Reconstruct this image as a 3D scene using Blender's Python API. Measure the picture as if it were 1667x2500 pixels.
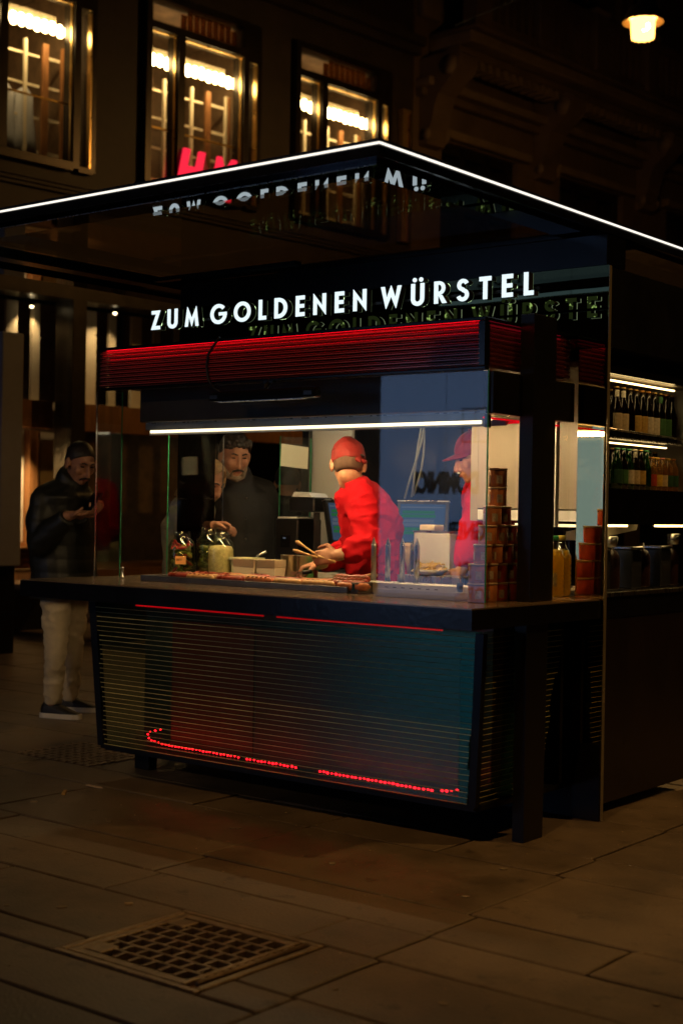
import bpy, bmesh, math, random
from mathutils import Vector, Matrix, noise
random.seed(11)
for _o in list(bpy.data.objects):
    bpy.data.objects.remove(_o)
SC = bpy.context.scene
COL = SC.collection
PI = math.pi
R = math.radians

# ------------------------------------------------------------------ camera, world, exposure
cam_d = bpy.data.cameras.new('camera')
cam = bpy.data.objects.new('camera', cam_d)
COL.objects.link(cam)
SC.camera = cam
cam_d.sensor_fit = 'HORIZONTAL'
cam_d.sensor_width = 24.0
cam_d.lens = 50.46
cam_d.clip_start = 0.05
cam_d.clip_end = 400
_yaw = R(38.4)
_f = Vector((-math.sin(_yaw), math.cos(_yaw), -0.0014)).normalized()
_r = _f.cross(Vector((0, 0, 1))).normalized()
_u = _r.cross(_f)
_a = R(0.951)
_r2 = _r * math.cos(_a) + _u * math.sin(_a)
_u2 = -_r * math.sin(_a) + _u * math.cos(_a)
_m = Matrix((_r2, _u2, -_f)).transposed().to_4x4()
_m.translation = Vector((0, 0, 1.36))
cam.matrix_world = _m
cam_d.dof.use_dof = True
cam_d.dof.focus_distance = 6.75
cam_d.dof.aperture_fstop = 2.5

W = bpy.data.worlds.new('World')
SC.world = W
W.use_nodes = True
_nt = W.node_tree
_bg = _nt.nodes['Background']
_sky = _nt.nodes.new('ShaderNodeTexSky')
_sky.sky_type = 'NISHITA'
_sky.sun_disc = False
_sky.sun_elevation = R(0.5)
_sky.sun_rotation = R(200)
_nt.links.new(_sky.outputs[0], _bg.inputs[0])
_bg.inputs[1].default_value = 0.0004
SC.view_settings.view_transform = 'Standard'
SC.view_settings.look = 'None'
SC.view_settings.gamma = 1
SC.view_settings.exposure = 0
SC.view_settings.use_curve_mapping = False
SC.render.engine = 'CYCLES'
cy = SC.cycles
cy.use_denoising = True
cy.max_bounces = 10
cy.diffuse_bounces = 3
cy.glossy_bounces = 6
cy.transmission_bounces = 6
cy.transparent_max_bounces = 40
cy.sample_clamp_indirect = 4
cy.caustics_reflective = False
cy.caustics_refractive = False

# ------------------------------------------------------------------ helpers
ORG = {}

def thing(name, label, cat, loc=(0, 0, 0), rotz=0.0, group=None, local=False):
    o = bpy.data.objects.new(name, None)
    COL.objects.link(o)
    o.empty_display_size = 0.1
    o.location = loc
    o.rotation_euler = (0, 0, rotz)
    o['label'] = label
    o['category'] = cat
    if group:
        o['group'] = group
    ORG[o.name] = Vector((0, 0, 0)) if local else Vector(loc)
    return o

def tag(o, label, cat, group=None):
    o['label'] = label
    o['category'] = cat
    if group:
        o['group'] = group
    return o

def root_of(o):
    while o.parent:
        o = o.parent
    return o

def kids(o):
    return [c for c in bpy.data.objects if c.parent == o]

def copy_tree(o, parent=None):
    c = o.copy()
    COL.objects.link(c)
    if parent:
        c.parent = parent
    for ch in KIDS.get(o.name, []):
        copy_tree(ch, c)
    return c

KIDS = {}

def place(proto, used, loc, rot=(0, 0, 0), label=None, group=None, scale=None):
    """first use moves the source itself, later ones a copy of it and its parts"""
    if not used:
        o = proto
        used.append(1)
    else:
        o = copy_tree(proto)
    o.location = loc
    o.rotation_euler = rot
    if scale:
        o.scale = scale
    if label:
        o['label'] = label
    if group:
        o['group'] = group
    return o

def link_mesh(name, me, mats, parent=None):
    o = bpy.data.objects.new(name, me)
    COL.objects.link(o)
    for m in (mats if isinstance(mats, (list, tuple)) else [mats]):
        me.materials.append(m)
    if parent is not None:
        o.parent = parent
        KIDS.setdefault(parent.name, []).append(o)
    return o

class MB:
    def __init__(self):
        self.v = []
        self.f = []
        self.m = []
        self.s = []
        self.k = 0
        self.sm = False

    def add(self, vs, fs, k=None, sm=None):
        b = len(self.v)
        self.v += [tuple(p) for p in vs]
        for f in fs:
            self.f.append(tuple(i + b for i in f))
            self.m.append(self.k if k is None else k)
            self.s.append(self.sm if sm is None else sm)
        return self

    def box(self, x0, x1, y0, y1, z0, z1, k=None):
        vs = [(x, y, z) for z in (z0, z1) for y in (y0, y1) for x in (x0, x1)]
        fs = [(0, 2, 3, 1), (4, 5, 7, 6), (0, 1, 5, 4), (2, 6, 7, 3), (0, 4, 6, 2), (1, 3, 7, 5)]
        return self.add(vs, fs, k, False)

    def bbox(self, x0, x1, y0, y1, z0, z1, b=0.004, k=None):
        """box with chamfered edges"""
        bm = bmesh.new()
        bmesh.ops.create_cube(bm, size=1)
        for v in bm.verts:
            v.co = Vector(((x0 + x1) / 2 + v.co.x * (x1 - x0), (y0 + y1) / 2 + v.co.y * (y1 - y0), (z0 + z1) / 2 + v.co.z * (z1 - z0)))
        bmesh.ops.bevel(bm, geom=list(bm.edges), offset=b, segments=1, affect='EDGES')
        bm.verts.index_update()
        self.add([v.co[:] for v in bm.verts], [tuple(v.index for v in f.verts) for f in bm.faces], k, False)
        bm.free()
        return self

    def obox(self, c, ax, ay, az, k=None):
        """oriented box: centre and three half axes"""
        c, ax, ay, az = Vector(c), Vector(ax), Vector(ay), Vector(az)
        vs = [c + ax * i + ay * j + az * l for l in (-1, 1) for j in (-1, 1) for i in (-1, 1)]
        fs = [(0, 2, 3, 1), (4, 5, 7, 6), (0, 1, 5, 4), (2, 6, 7, 3), (0, 4, 6, 2), (1, 3, 7, 5)]
        return self.add(vs, fs, k, False)

    def bar(self, p, q, w, h=None, k=None):
        p, q = Vector(p), Vector(q)
        d = (q - p).normalized()
        a = d.orthogonal().normalized() if abs(d.z) > 0.95 else d.cross(Vector((0, 0, 1))).normalized()
        b = a.cross(d)
        return self.obox((p + q) / 2, (q - p) / 2, a * w / 2, b * (h or w) / 2, k)

    def loft(self, rings, k=None, sm=True, cap=True):
        n = len(rings[0])
        vs = [p for r in rings for p in r]
        fs = []
        for i in range(len(rings) - 1):
            for j in range(n):
                a, b = i * n + j, i * n + (j + 1) % n
                fs.append((a, b, b + n, a + n))
        if cap:
            fs.append(tuple(reversed(range(n))))
            fs.append(tuple(range((len(rings) - 1) * n, len(rings) * n)))
        return self.add(vs, fs, k, sm)

    def lathe(self, c, prof, n=20, k=None, sm=True, cap=True, axis=None):
        c = Vector(c)
        rings = []
        for r, z in prof:
            rings.append([c + Vector((r * math.cos(2 * PI * j / n), r * math.sin(2 * PI * j / n), z)) for j in range(n)])
        return self.loft(rings, k, sm, cap)

    def tube(self, pts, rad, n=10, k=None, cap=True):
        pts = [Vector(p) for p in pts]
        if not isinstance(rad, (list, tuple)):
            rad = [rad] * len(pts)
        rings = []
        prev = None
        for i, p in enumerate(pts):
            d = (pts[min(i + 1, len(pts) - 1)] - pts[max(i - 1, 0)]).normalized()
            a = d.orthogonal().normalized() if prev is None else (prev - d * prev.dot(d)).normalized()
            prev = a
            b = d.cross(a)
            rings.append([p + (a * math.cos(2 * PI * j / n) + b * math.sin(2 * PI * j / n)) * rad[i] for j in range(n)])
        return self.loft(rings, k, True, cap)

    def ell(self, c, ax, ay, az, nu=14, nv=10, k=None):
        """ellipsoid from centre and three semi axis vectors"""
        c, ax, ay, az = Vector(c), Vector(ax), Vector(ay), Vector(az)
        vs = [c - az]
        for i in range(1, nv):
            t = -PI / 2 + PI * i / nv
            for j in range(nu):
                q = 2 * PI * j / nu
                vs.append(c + ax * math.cos(t) * math.cos(q) + ay * math.cos(t) * math.sin(q) + az * math.sin(t))
        vs.append(c + az)
        fs = [(0, 1 + (j + 1) % nu, 1 + j) for j in range(nu)]
        for i in range(nv - 2):
            for j in range(nu):
                a, b = 1 + i * nu + j, 1 + i * nu + (j + 1) % nu
                fs.append((a, b, b + nu, a + nu))
        last = len(vs) - 1
        o = 1 + (nv - 2) * nu
        fs += [(o + j, o + (j + 1) % nu, last) for j in range(nu)]
        return self.add(vs, fs, k, True)

    def ball(self, c, r, nu=12, nv=8, k=None):
        return self.ell(c, (r, 0, 0), (0, r, 0), (0, 0, r), nu, nv, k)

    def prism(self, poly, o, ex, ey, ez, k=None):
        """polygon in the plane (ex, ey) at o, extruded by ez"""
        o, ex, ey, ez = Vector(o), Vector(ex), Vector(ey), Vector(ez)
        n = len(poly)
        vs = [o + ex * a + ey * b for a, b in poly] + [o + ex * a + ey * b + ez for a, b in poly]
        fs = [tuple(range(n)), tuple(reversed(range(n, 2 * n)))]
        fs += [(i, i + n, (i + 1) % n + n, (i + 1) % n) for i in range(n)]
        return self.add(vs, fs, k, False)

    def ringprism(self, outer, inner, o, ex, ey, ez, k=None):
        o, ex, ey, ez = Vector(o), Vector(ex), Vector(ey), Vector(ez)
        n = len(outer)
        P = lambda q, e: [o + ex * a + ey * b + e for a, b in q]
        z = Vector((0, 0, 0))
        vs = P(outer, z) + P(inner, z) + P(outer, ez) + P(inner, ez)
        fs = []
        for i in range(n):
            j = (i + 1) % n
            fs += [(i, j, n + j, n + i), (2 * n + i, 3 * n + i, 3 * n + j, 2 * n + j), (i, 2 * n + i, 2 * n + j, j), (n + i, n + j, 3 * n + j, 3 * n + i)]
        return self.add(vs, fs, k, False)

    def mesh(self, name, shift=None):
        me = bpy.data.meshes.new(name)
        if shift is not None and shift.length:
            vs = [(a - shift.x, b - shift.y, c - shift.z) for a, b, c in self.v]
        else:
            vs = self.v
        me.from_pydata(vs, [], self.f)
        me.polygons.foreach_set('material_index', self.m)
        me.polygons.foreach_set('use_smooth', self.s)
        me.update()
        return me

    def build(self, name, mats, parent=None, kind=None, fix=True):
        sh = ORG.get(root_of(parent).name) if parent is not None else None
        me = self.mesh(name, sh)
        if fix:
            bm = bmesh.new()
            bm.from_mesh(me)
            bmesh.ops.recalc_face_normals(bm, faces=bm.faces)
            bm.to_mesh(me)
            bm.free()
        o = link_mesh(name, me, mats, parent)
        if kind:
            o['kind'] = kind
        return o

# ------------------------------------------------------------------ materials
def nodes(name):
    m = bpy.data.materials.new(name)
    m.use_nodes = True
    return m, m.node_tree.nodes, m.node_tree.links, m.node_tree.nodes['Principled BSDF']

def pm(name, col, rough=0.5, metal=0.0, var=0.15, scale=6.0, bump=0.0, bscale=80.0, spec=None, sheen=0.0, stretch=None, rvar=0.1, rand=0.0, coat=0.0):
    m, N, L, P = nodes(name)
    tc = N.new('ShaderNodeTexCoord')
    src = tc.outputs['Object']
    if stretch:
        mp = N.new('ShaderNodeMapping')
        mp.inputs['Scale'].default_value = stretch
        L.new(src, mp.inputs[0])
        src = mp.outputs[0]
    nz = N.new('ShaderNodeTexNoise')
    nz.inputs['Scale'].default_value = scale
    nz.inputs['Detail'].default_value = 6
    nz.inputs['Roughness'].default_value = 0.65
    L.new(src, nz.inputs['Vector'])
    cr = N.new('ShaderNodeValToRGB')
    cr.color_ramp.elements[0].position = 0.3
    cr.color_ramp.elements[1].position = 0.7
    cr.color_ramp.elements[0].color = tuple(c * (1 - var) for c in col) + (1,)
    cr.color_ramp.elements[1].color = tuple(min(1, c * (1 + var)) for c in col) + (1,)
    L.new(nz.outputs['Fac'], cr.inputs[0])
    out = cr.outputs[0]
    if rand:
        oi = N.new('ShaderNodeObjectInfo')
        mr = N.new('ShaderNodeMapRange')
        mr.inputs[3].default_value = 1 - rand
        mr.inputs[4].default_value = 1 + rand
        L.new(oi.outputs['Random'], mr.inputs[0])
        mx = N.new('ShaderNodeMix')
        mx.data_type = 'RGBA'
        mx.blend_type = 'MULTIPLY'
        mx.inputs[0].default_value = 1
        L.new(out, mx.inputs[6])
        L.new(mr.outputs[0], mx.inputs[7])
        out = mx.outputs[2]
    L.new(out, P.inputs['Base Color'])
    mr2 = N.new('ShaderNodeMapRange')
    mr2.inputs[3].default_value = max(0.02, rough - rvar)
    mr2.inputs[4].default_value = min(1, rough + rvar)
    L.new(nz.outputs['Fac'], mr2.inputs[0])
    L.new(mr2.outputs[0], P.inputs['Roughness'])
    P.inputs['Metallic'].default_value = metal
    if spec is not None:
        P.inputs['Specular IOR Level'].default_value = spec
    if sheen:
        P.inputs['Sheen Weight'].default_value = sheen
    if coat:
        P.inputs['Coat Weight'].default_value = coat
        P.inputs['Coat Roughness'].default_value = 0.05
    if bump:
        nb = N.new('ShaderNodeTexNoise')
        nb.inputs['Scale'].default_value = bscale
        nb.inputs['Detail'].default_value = 5
        L.new(src, nb.inputs['Vector'])
        bp = N.new('ShaderNodeBump')
        bp.inputs['Strength'].default_value = bump
        bp.inputs['Distance'].default_value = 0.01
        L.new(nb.outputs['Fac'], bp.inputs['Height'])
        L.new(bp.outputs[0], P.inputs['Normal'])
    return m

def glow(name, col, strength):
    m, N, L, P = nodes(name)
    N.remove(P)
    e = N.new('ShaderNodeEmission')
    e.inputs[0].default_value = tuple(col) + (1,)
    e.inputs[1].default_value = strength
    L.new(e.outputs[0], N['Material Output'].inputs[0])
    return m

def glass(name, tint=(0.96, 0.98, 0.96), r0=0.04, rough=0.0, wob=0.0, haze=0.0, hcol=(0.5, 0.5, 0.4), gcol=(1, 1, 1)):
    """thin pane: tinted transparency with a Schlick reflection that is the same on both faces"""
    m, N, L, P = nodes(name)
    N.remove(P)
    g = N.new('ShaderNodeNewGeometry')
    d = N.new('ShaderNodeVectorMath')
    d.operation = 'DOT_PRODUCT'
    L.new(g.outputs['Normal'], d.inputs[0])
    L.new(g.outputs['Incoming'], d.inputs[1])
    def mth(op, a, b=None):
        n = N.new('ShaderNodeMath')
        n.operation = op
        for i, x in enumerate((a, b)):
            if x is None:
                continue
            if isinstance(x, (int, float)):
                n.inputs[i].default_value = x
            else:
                L.new(x, n.inputs[i])
        return n.outputs[0]
    c = mth('ABSOLUTE', d.outputs['Value'])
    p = mth('POWER', mth('SUBTRACT', 1.0, c), 5.0)
    fr = mth('ADD', mth('MULTIPLY', p, 1 - r0), r0)
    fr.node.use_clamp = True
    tr = N.new('ShaderNodeBsdfTransparent')
    tr.inputs[0].default_value = tuple(tint) + (1,)
    gl = N.new('ShaderNodeBsdfGlossy')
    gl.inputs['Roughness'].default_value = rough
    gl.inputs[0].default_value = tuple(gcol) + (1,)
    if wob:
        tc = N.new('ShaderNodeTexCoord')
        nb = N.new('ShaderNodeTexNoise')
        nb.inputs['Scale'].default_value = 2.0
        L.new(tc.outputs['Object'], nb.inputs['Vector'])
        bp = N.new('ShaderNodeBump')
        bp.inputs['Strength'].default_value = wob
        bp.inputs['Distance'].default_value = 0.02
        L.new(nb.outputs['Fac'], bp.inputs['Height'])
        L.new(bp.outputs[0], gl.inputs['Normal'])
    body = tr.outputs[0]
    if haze:
        df = N.new('ShaderNodeBsdfTranslucent')
        df.inputs[0].default_value = tuple(hcol) + (1,)
        d2 = N.new('ShaderNodeBsdfDiffuse')
        d2.inputs[0].default_value = tuple(hcol) + (1,)
        ad = N.new('ShaderNodeMixShader')
        L.new(df.outputs[0], ad.inputs[1])
        L.new(d2.outputs[0], ad.inputs[2])
        mh = N.new('ShaderNodeMixShader')
        mh.inputs[0].default_value = haze
        L.new(tr.outputs[0], mh.inputs[1])
        L.new(ad.outputs[0], mh.inputs[2])
        body = mh.outputs[0]
    mx = N.new('ShaderNodeMixShader')
    L.new(fr, mx.inputs[0])
    L.new(body, mx.inputs[1])
    L.new(gl.outputs[0], mx.inputs[2])
    L.new(mx.outputs[0], N['Material Output'].inputs[0])
    return m

def mirror(name, col, rough=0.02, wob=0.05, wscale=1.6):
    m, N, L, P = nodes(name)
    P.inputs['Base Color'].default_value = tuple(col) + (1,)
    P.inputs['Metallic'].default_value = 1
    P.inputs['Roughness'].default_value = rough
    tc = N.new('ShaderNodeTexCoord')
    nb = N.new('ShaderNodeTexNoise')
    nb.inputs['Scale'].default_value = wscale
    nb.inputs['Detail'].default_value = 1
    L.new(tc.outputs['Object'], nb.inputs['Vector'])
    bp = N.new('ShaderNodeBump')
    bp.inputs['Strength'].default_value = wob
    bp.inputs['Distance'].default_value = 0.02
    L.new(nb.outputs['Fac'], bp.inputs['Height'])
    L.new(bp.outputs[0], P.inputs['Normal'])
    return m

M = {}
M['black'] = pm('black_lacquer', (0.004, 0.004, 0.005), 0.2, var=0.3, rvar=0.08)
M['black_matte'] = pm('black_matte_metal', (0.004, 0.004, 0.0045), 0.38, var=0.3)
M['counter_edge'] = pm('black_counter_edge', (0.006, 0.006, 0.008), 0.22, var=0.25, bump=0.05, bscale=40)
M['counter_top'] = pm('counter_stainless_top', (0.32, 0.24, 0.17), 0.17, metal=0.45, var=0.08, scale=12, stretch=(1, 14, 1), rvar=0.05, bump=0.01, bscale=120)
M['mirror'] = mirror('dark_mirror_glass', (0.62, 0.50, 0.22), 0.01, 0.10, 3.0)
M['mirror_head'] = mirror('smoked_mirror_glass', (0.13, 0.14, 0.07), 0.01, 0.04, 2.0)
M['soffit'] = mirror('black_polished_soffit', (0.10, 0.10, 0.11), 0.02, 0.03)
M['roof_glass'] = glass('tinted_roof_glass', (0.95, 0.90, 0.80), 0.035, 0.0, 0.02, gcol=(.38, .38, .38))
M['glass'] = glass('clear_window_glass', (0.975, 0.985, 0.975), 0.04)
M['glass_edge'] = pm('green_glass_edge', (0.05, 0.35, 0.16), 0.2, var=0.2)
M['rib_glass'] = glass('ribbed_glass_slat', (0.82, 0.86, 0.70), 0.075, 0.20, haze=0.07, hcol=(0.26, 0.26, 0.14), gcol=(0.12, 0.62, 0.44))
M['rib_edge'] = pm('slat_edge', (0.66, 0.60, 0.26), 0.3, var=0.4, scale=7, rand=.4)  # pale edge strips stand in for light caught along the slats
M['rib_red'] = glass('ribbed_red_glass', (0.45, 0.38, 0.38), 0.05, 0.12, haze=0.24, hcol=(0.55, 0.12, 0.14))
M['rib_red_edge'] = glass('ribbed_red_edge', (0.7, 0.6, 0.6), 0.05, 0.12, haze=0.85, hcol=(0.85, 0.25, 0.28))
M['steel'] = pm('brushed_steel', (0.55, 0.54, 0.52), 0.28, metal=1, var=0.12, scale=20, stretch=(1, 1, 0.1))
M['steel_dark'] = pm('dark_steel', (0.18, 0.17, 0.16), 0.4, metal=1, var=0.3)
M['white_lac'] = pm('white_lacquer_panel', (0.55, 0.52, 0.46), 0.4, var=0.06, scale=3)
M['white_grey'] = pm('grey_white_metal', (0.62, 0.62, 0.62), 0.35, var=0.06)
M['letter_side'] = pm('letter_side_metal', (0.06, 0.055, 0.04), 0.4, metal=0.6)
M['led_white'] = glow('white_led_line', (1.0, 0.93, 0.82), 1.2)
M['led_hood'] = glow('hood_led_light', (1.0, 0.66, 0.30), 90.0)
M['led_diff'] = glow('hood_diffuser', (1.0, 0.82, 0.52), 2.6)
M['led_rear'] = glow('rear_led_light', (1.0, 0.84, 0.56), 24.0)
M['letter'] = glow('lit_letter_face', (0.80, 0.95, 1.0), 1.1)
def glint(name, col, s):
    m = glow(name, col, s)
    N, L = m.node_tree.nodes, m.node_tree.links
    tc = N.new('ShaderNodeTexCoord')
    nz = N.new('ShaderNodeTexNoise')
    nz.inputs['Scale'].default_value = 34
    L.new(tc.outputs['Object'], nz.inputs['Vector'])
    mr = N.new('ShaderNodeMapRange')
    mr.inputs[1].default_value = .60
    mr.inputs[2].default_value = .67
    mr.inputs[3].default_value = .10
    mr.inputs[4].default_value = s
    L.new(nz.outputs['Fac'], mr.inputs[0])
    L.new(mr.outputs[0], N['Emission'].inputs[1])
    return m
M['letter_glints'] = glint('letter_back_glints', (0.70, 1.0, 0.50), 3.0)  # noise breaks the emission into painted glints over a dim halo
M['led_red'] = glow('red_led', (1.0, 0.004, 0.012), 14.0)
M['led_red_soft'] = glow('red_led_soft', (1.0, 0.004, 0.012), .7)
M['led_fridge'] = glow('fridge_led', (1.0, 0.68, 0.26), 6.5)

# ------------------------------------------------------------------ ground
def slab_material():
    m = pm('stone_slab', (0.165, 0.128, 0.094), 0.46, var=0.26, scale=2.6, bump=0.26, bscale=85, rand=0.12, rvar=0.18)
    N, L = m.node_tree.nodes, m.node_tree.links
    P = N['Principled BSDF']
    src = P.inputs['Base Color'].links[0].from_socket
    tc = N.new('ShaderNodeTexCoord')
    def spots(scale, lo, hi, dark, prev, det=3):
        nz = N.new('ShaderNodeTexNoise')
        nz.inputs['Scale'].default_value = scale
        nz.inputs['Detail'].default_value = det
        nz.inputs['Roughness'].default_value = .7
        L.new(tc.outputs['Object'], nz.inputs['Vector'])
        mr = N.new('ShaderNodeMapRange')
        mr.inputs[1].default_value, mr.inputs[2].default_value = lo, hi
        mr.inputs[3].default_value, mr.inputs[4].default_value = 1.0, dark
        L.new(nz.outputs['Fac'], mr.inputs[0])
        mx = N.new('ShaderNodeMix')
        mx.data_type = 'RGBA'
        mx.blend_type = 'MULTIPLY'
        mx.inputs[0].default_value = 1
        L.new(prev, mx.inputs[6])
        L.new(mr.outputs[0], mx.inputs[7])
        return mx.outputs[2]
    c = spots(1.1, .48, .66, .52, src, 8)          # broad old stains
    c = spots(7.5, .60, .70, .55, c)               # smaller dark marks
    c = spots(210, .58, .72, 1.5, c, 2)            # mineral speckle
    c = spots(120, .60, .72, .6, c, 2)
    L.new(c, P.inputs['Base Color'])
    return m
M['slab'] = slab_material()
M['joint'] = pm('joint_dirt', (0.02, 0.016, 0.012), 0.9, var=0.4, scale=30)
M['iron'] = pm('cast_iron', (0.27, 0.20, 0.13), 0.38, metal=0.55, var=0.4, scale=25, bump=0.15, bscale=90)
M['pit'] = pm('drain_pit', (0.004, 0.004, 0.004), 0.9)

mb = MB()
mb.box(-90, 60, -60, 110, -0.40, -0.30)
gr = mb.build('ground', M['joint'])
gr['kind'] = 'structure'

pave = bpy.data.objects.new('pavement', None)
COL.objects.link(pave)
pave['kind'] = 'structure'
pave['label'] = 'large worn stone slabs with dark joints'
ORG[pave.name] = Vector((0, 0, 0))
mb = MB()
GX0, GX1, GY0, GY1 = -3.405, -2.795, 2.90, 3.485      # opening for the drain grate
for a in ((-60, GX0, -40, 70), (GX1, 40, -40, 70), (GX0, GX1, -40, GY0), (GX0, GX1, GY1, 70)):
    mb.box(a[0], a[1], a[2], a[3], -0.29, -0.022)
bed = mb.build('joint_bed', M['joint'], pave, fix=False)

def slab(x0, x1, y0, y1):
    g = 0.0035 + random.random() * 0.003
    z = random.uniform(-0.002, 0.002)
    b = MB()
    x0 += g; x1 -= g; y0 += g; y1 -= g
    tx, ty = random.uniform(-.0015, .0015), random.uniform(-.0015, .0015)
    # worn outline: the edges wander a little and the corners are chipped
    out = []
    C4 = [(x0, y0), (x1, y0), (x1, y1), (x0, y1)]
    for i in range(4):
        p, q = C4[i], C4[(i + 1) % 4]
        L = math.hypot(q[0] - p[0], q[1] - p[1])
        k = max(3, int(L / .12))
        nx_, ny_ = -(q[1] - p[1]) / L, (q[0] - p[0]) / L
        for j in range(k):
            f = j / k
            if j == 0:
                c = random.choice((.003, .004, .006, .012))
                out.append((p[0] + nx_ * c * .8, p[1] + ny_ * c * .8))
                f = min(.5 / k, c / L)
            w = abs(random.gauss(0, .0018)) + (random.random() < .04) * .004
            out.append((lerp_(p[0], q[0], f) + nx_ * w, lerp_(p[1], q[1], f) + ny_ * w))
    cx, cyy = (x0 + x1) / 2, (y0 + y1) / 2
    n = len(out)
    hz = lambda p: z + tx * (p[0] - cx) / .5 + ty * (p[1] - cyy) / .3
    e = .005
    inn = [(p[0] + (cx - p[0]) / max(.05, abs(cx - p[0])) * e * (abs(cx - p[0]) > .02), p[1] + (cyy - p[1]) / max(.05, abs(cyy - p[1])) * e * (abs(cyy - p[1]) > .02)) for p in out]
    vs = [(p[0], p[1], -.02) for p in out] + [(p[0], p[1], hz(p) - .004) for p in out] + [(p[0], p[1], hz(p)) for p in inn]
    fs = [(r_ * n + j, r_ * n + (j + 1) % n, (r_ + 1) * n + (j + 1) % n, (r_ + 1) * n + j) for r_ in range(2) for j in range(n)] + [tuple(range(2 * n, 3 * n))]
    b.add(vs, fs, sm=False)
    return b

def lerp_(a, b, f):
    return a + (b - a) * f

def slab_cut(x0, x1, y0, y1):
    """a slab, split round the drain opening"""
    if x1 <= GX0 or x0 >= GX1 or y1 <= GY0 or y0 >= GY1:
        return [(x0, x1, y0, y1)]
    o = []
    if y1 > GY1 + 0.02:
        o.append((x0, x1, GY1, y1))
    if y0 < GY0 - 0.02:
        o.append((x0, x1, y0, GY0))
    ya, yb = max(y0, GY0), min(y1, GY1)
    if x0 < GX0 - 0.02:
        o.append((x0, GX0, ya, yb))
    if x1 > GX1 + 0.02:
        o.append((GX1, x1, ya, yb))
    return o

rows = [(1.30, 1.95), (1.95, 2.62), (2.62, 3.06), (3.06, 3.485), (3.485, 3.78), (3.78, 4.08), (4.08, 4.74), (4.74, 5.06), (5.06, 5.72), (5.72, 6.05), (6.05, 6.75), (6.75, 7.1)]
y = 7.1
while y < 12.5:
    d = random.choice((0.34, 0.66, 0.68))
    rows.append((y, y + d))
    y += d
joints = {(3.485, 3.78): [-3.82, -2.93, -2.61], (3.78, 4.08): [-5.0, -3.87, -2.62, -2.05], (4.08, 4.74): [-5.23, -3.91, -2.66, -1.4],
          (4.74, 5.06): [-4.6, -3.92, -3.25, -2.70, -2.0], (3.06, 3.485): [-4.3, -2.58, -1.7], (2.62, 3.06): [-3.9, -2.56, -1.6], (5.06, 5.72): [-6.0, -4.4, -2.72, -1.5], (5.72, 6.05): [-5.2, -3.4, -2.73, -1.9]}
nsl = 0
for (y0, y1) in rows:
    yc = (y0 + y1) / 2
    xl, xr = -1.10 * yc - 1.6, -0.33 * yc + 0.5
    J = joints.get((y0, y1))
    if J is None:
        J = [-2.63 + random.uniform(-0.1, 0.1)]
    xs = sorted(J)
    while xs[0] > xl:
        xs.insert(0, xs[0] - random.uniform(0.85, 1.45))
    while xs[-1] < xr:
        xs.append(xs[-1] + random.uniform(0.85, 1.45))
    for a, b2 in zip(xs, xs[1:]):
        for q in slab_cut(a, b2, y0, y1):
            slab(*q).build('paving_slab', M['slab'], pave, fix=False)
            nsl += 1
# beyond the slabs that can be told apart: the same slabs joined
far = MB()
for y0 in [12.6 + 0.67 * i for i in range(34)]:
    x = -34 + random.random()
    while x < 2:
        w = random.uniform(0.9, 1.4)
        far.box(x + 0.006, x + w - 0.006, y0 + 0.006, y0 + 0.664, -0.02, random.uniform(-0.001, 0.001))
        x += w
for y0 in [-16 + 0.67 * i for i in range(26)]:
    x = -18 + random.random()
    while x < 6:
        w = random.uniform(0.9, 1.4)
        if y0 + 0.67 < 1.29:
            far.box(x + 0.006, x + w - 0.006, y0 + 0.006, y0 + 0.664, -0.02, random.uniform(-0.001, 0.001))
        x += w
for (y0, y1) in rows:
    yc = (y0 + y1) / 2
    xl, xr = -1.10 * yc - 3.2, -0.33 * yc + 2.1
    for (a, b2) in ((-20, xl), (xr, 6)):
        x = a
        while x < b2 - 0.3:
            w = min(random.uniform(0.9, 1.4), b2 - x)
            far.box(x + 0.006, x + w - 0.006, y0 + 0.006, y1 - 0.006, -0.02, random.uniform(-0.004, -0.002))
            x += w
far.build('distant_slabs', M['slab'], pave, kind='stuff', fix=False)

# drain grate in its frame
t = thing('drain_grate', 'square cast iron drain grate set into the stone slabs', 'drain grate', (-3.1, 3.19, 0))
mb = MB()
for a in ((GX0 + .004, GX1 - .004, GY0 + .004, GY0 + .03), (GX0 + .004, GX1 - .004, GY1 - .03, GY1 - .004), (GX0 + .004, GX0 + .03, GY0 + .031, GY1 - .031), (GX1 - .03, GX1 - .004, GY0 + .031, GY1 - .031)):
    mb.bbox(a[0], a[1], a[2], a[3], -0.12, 0.003, 0.003)
mb.build('frame', M['iron'], t)
mb = MB()
gx0, gx1, gy0, gy1 = GX0 + .036, GX1 - .075, GY0 + .036, GY1 - .036
mb.bbox(gx1 - .018, gx1, gy0, gy1, -0.02, 0.004, .002)
mb.bbox(gx0, gx0 + .03, gy0, gy1, -0.02, 0.002, .002)
mb.bbox(gx0 + .0301, gx1 - .0181, gy0, gy0 + .035, -0.02, 0.002, .002)
mb.bbox(gx0 + .0301, gx1 - .0181, gy1 - .035, gy1, -0.02, 0.002, .002)
mb.build('grate_rim', M['iron'], t)
iy0, iy1, ix0, ix1 = gy0 + .035, gy1 - .035, gx0 + .03, gx1 - .018
nx, ny = 7, 7
for i in range(1, ny):
    y = iy0 + (iy1 - iy0) * i / ny
    MB().bbox(ix0, ix1, y - .007, y + .007, -0.018, 0.0015, .002).build('grate_bar', M['iron'], t)
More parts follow.
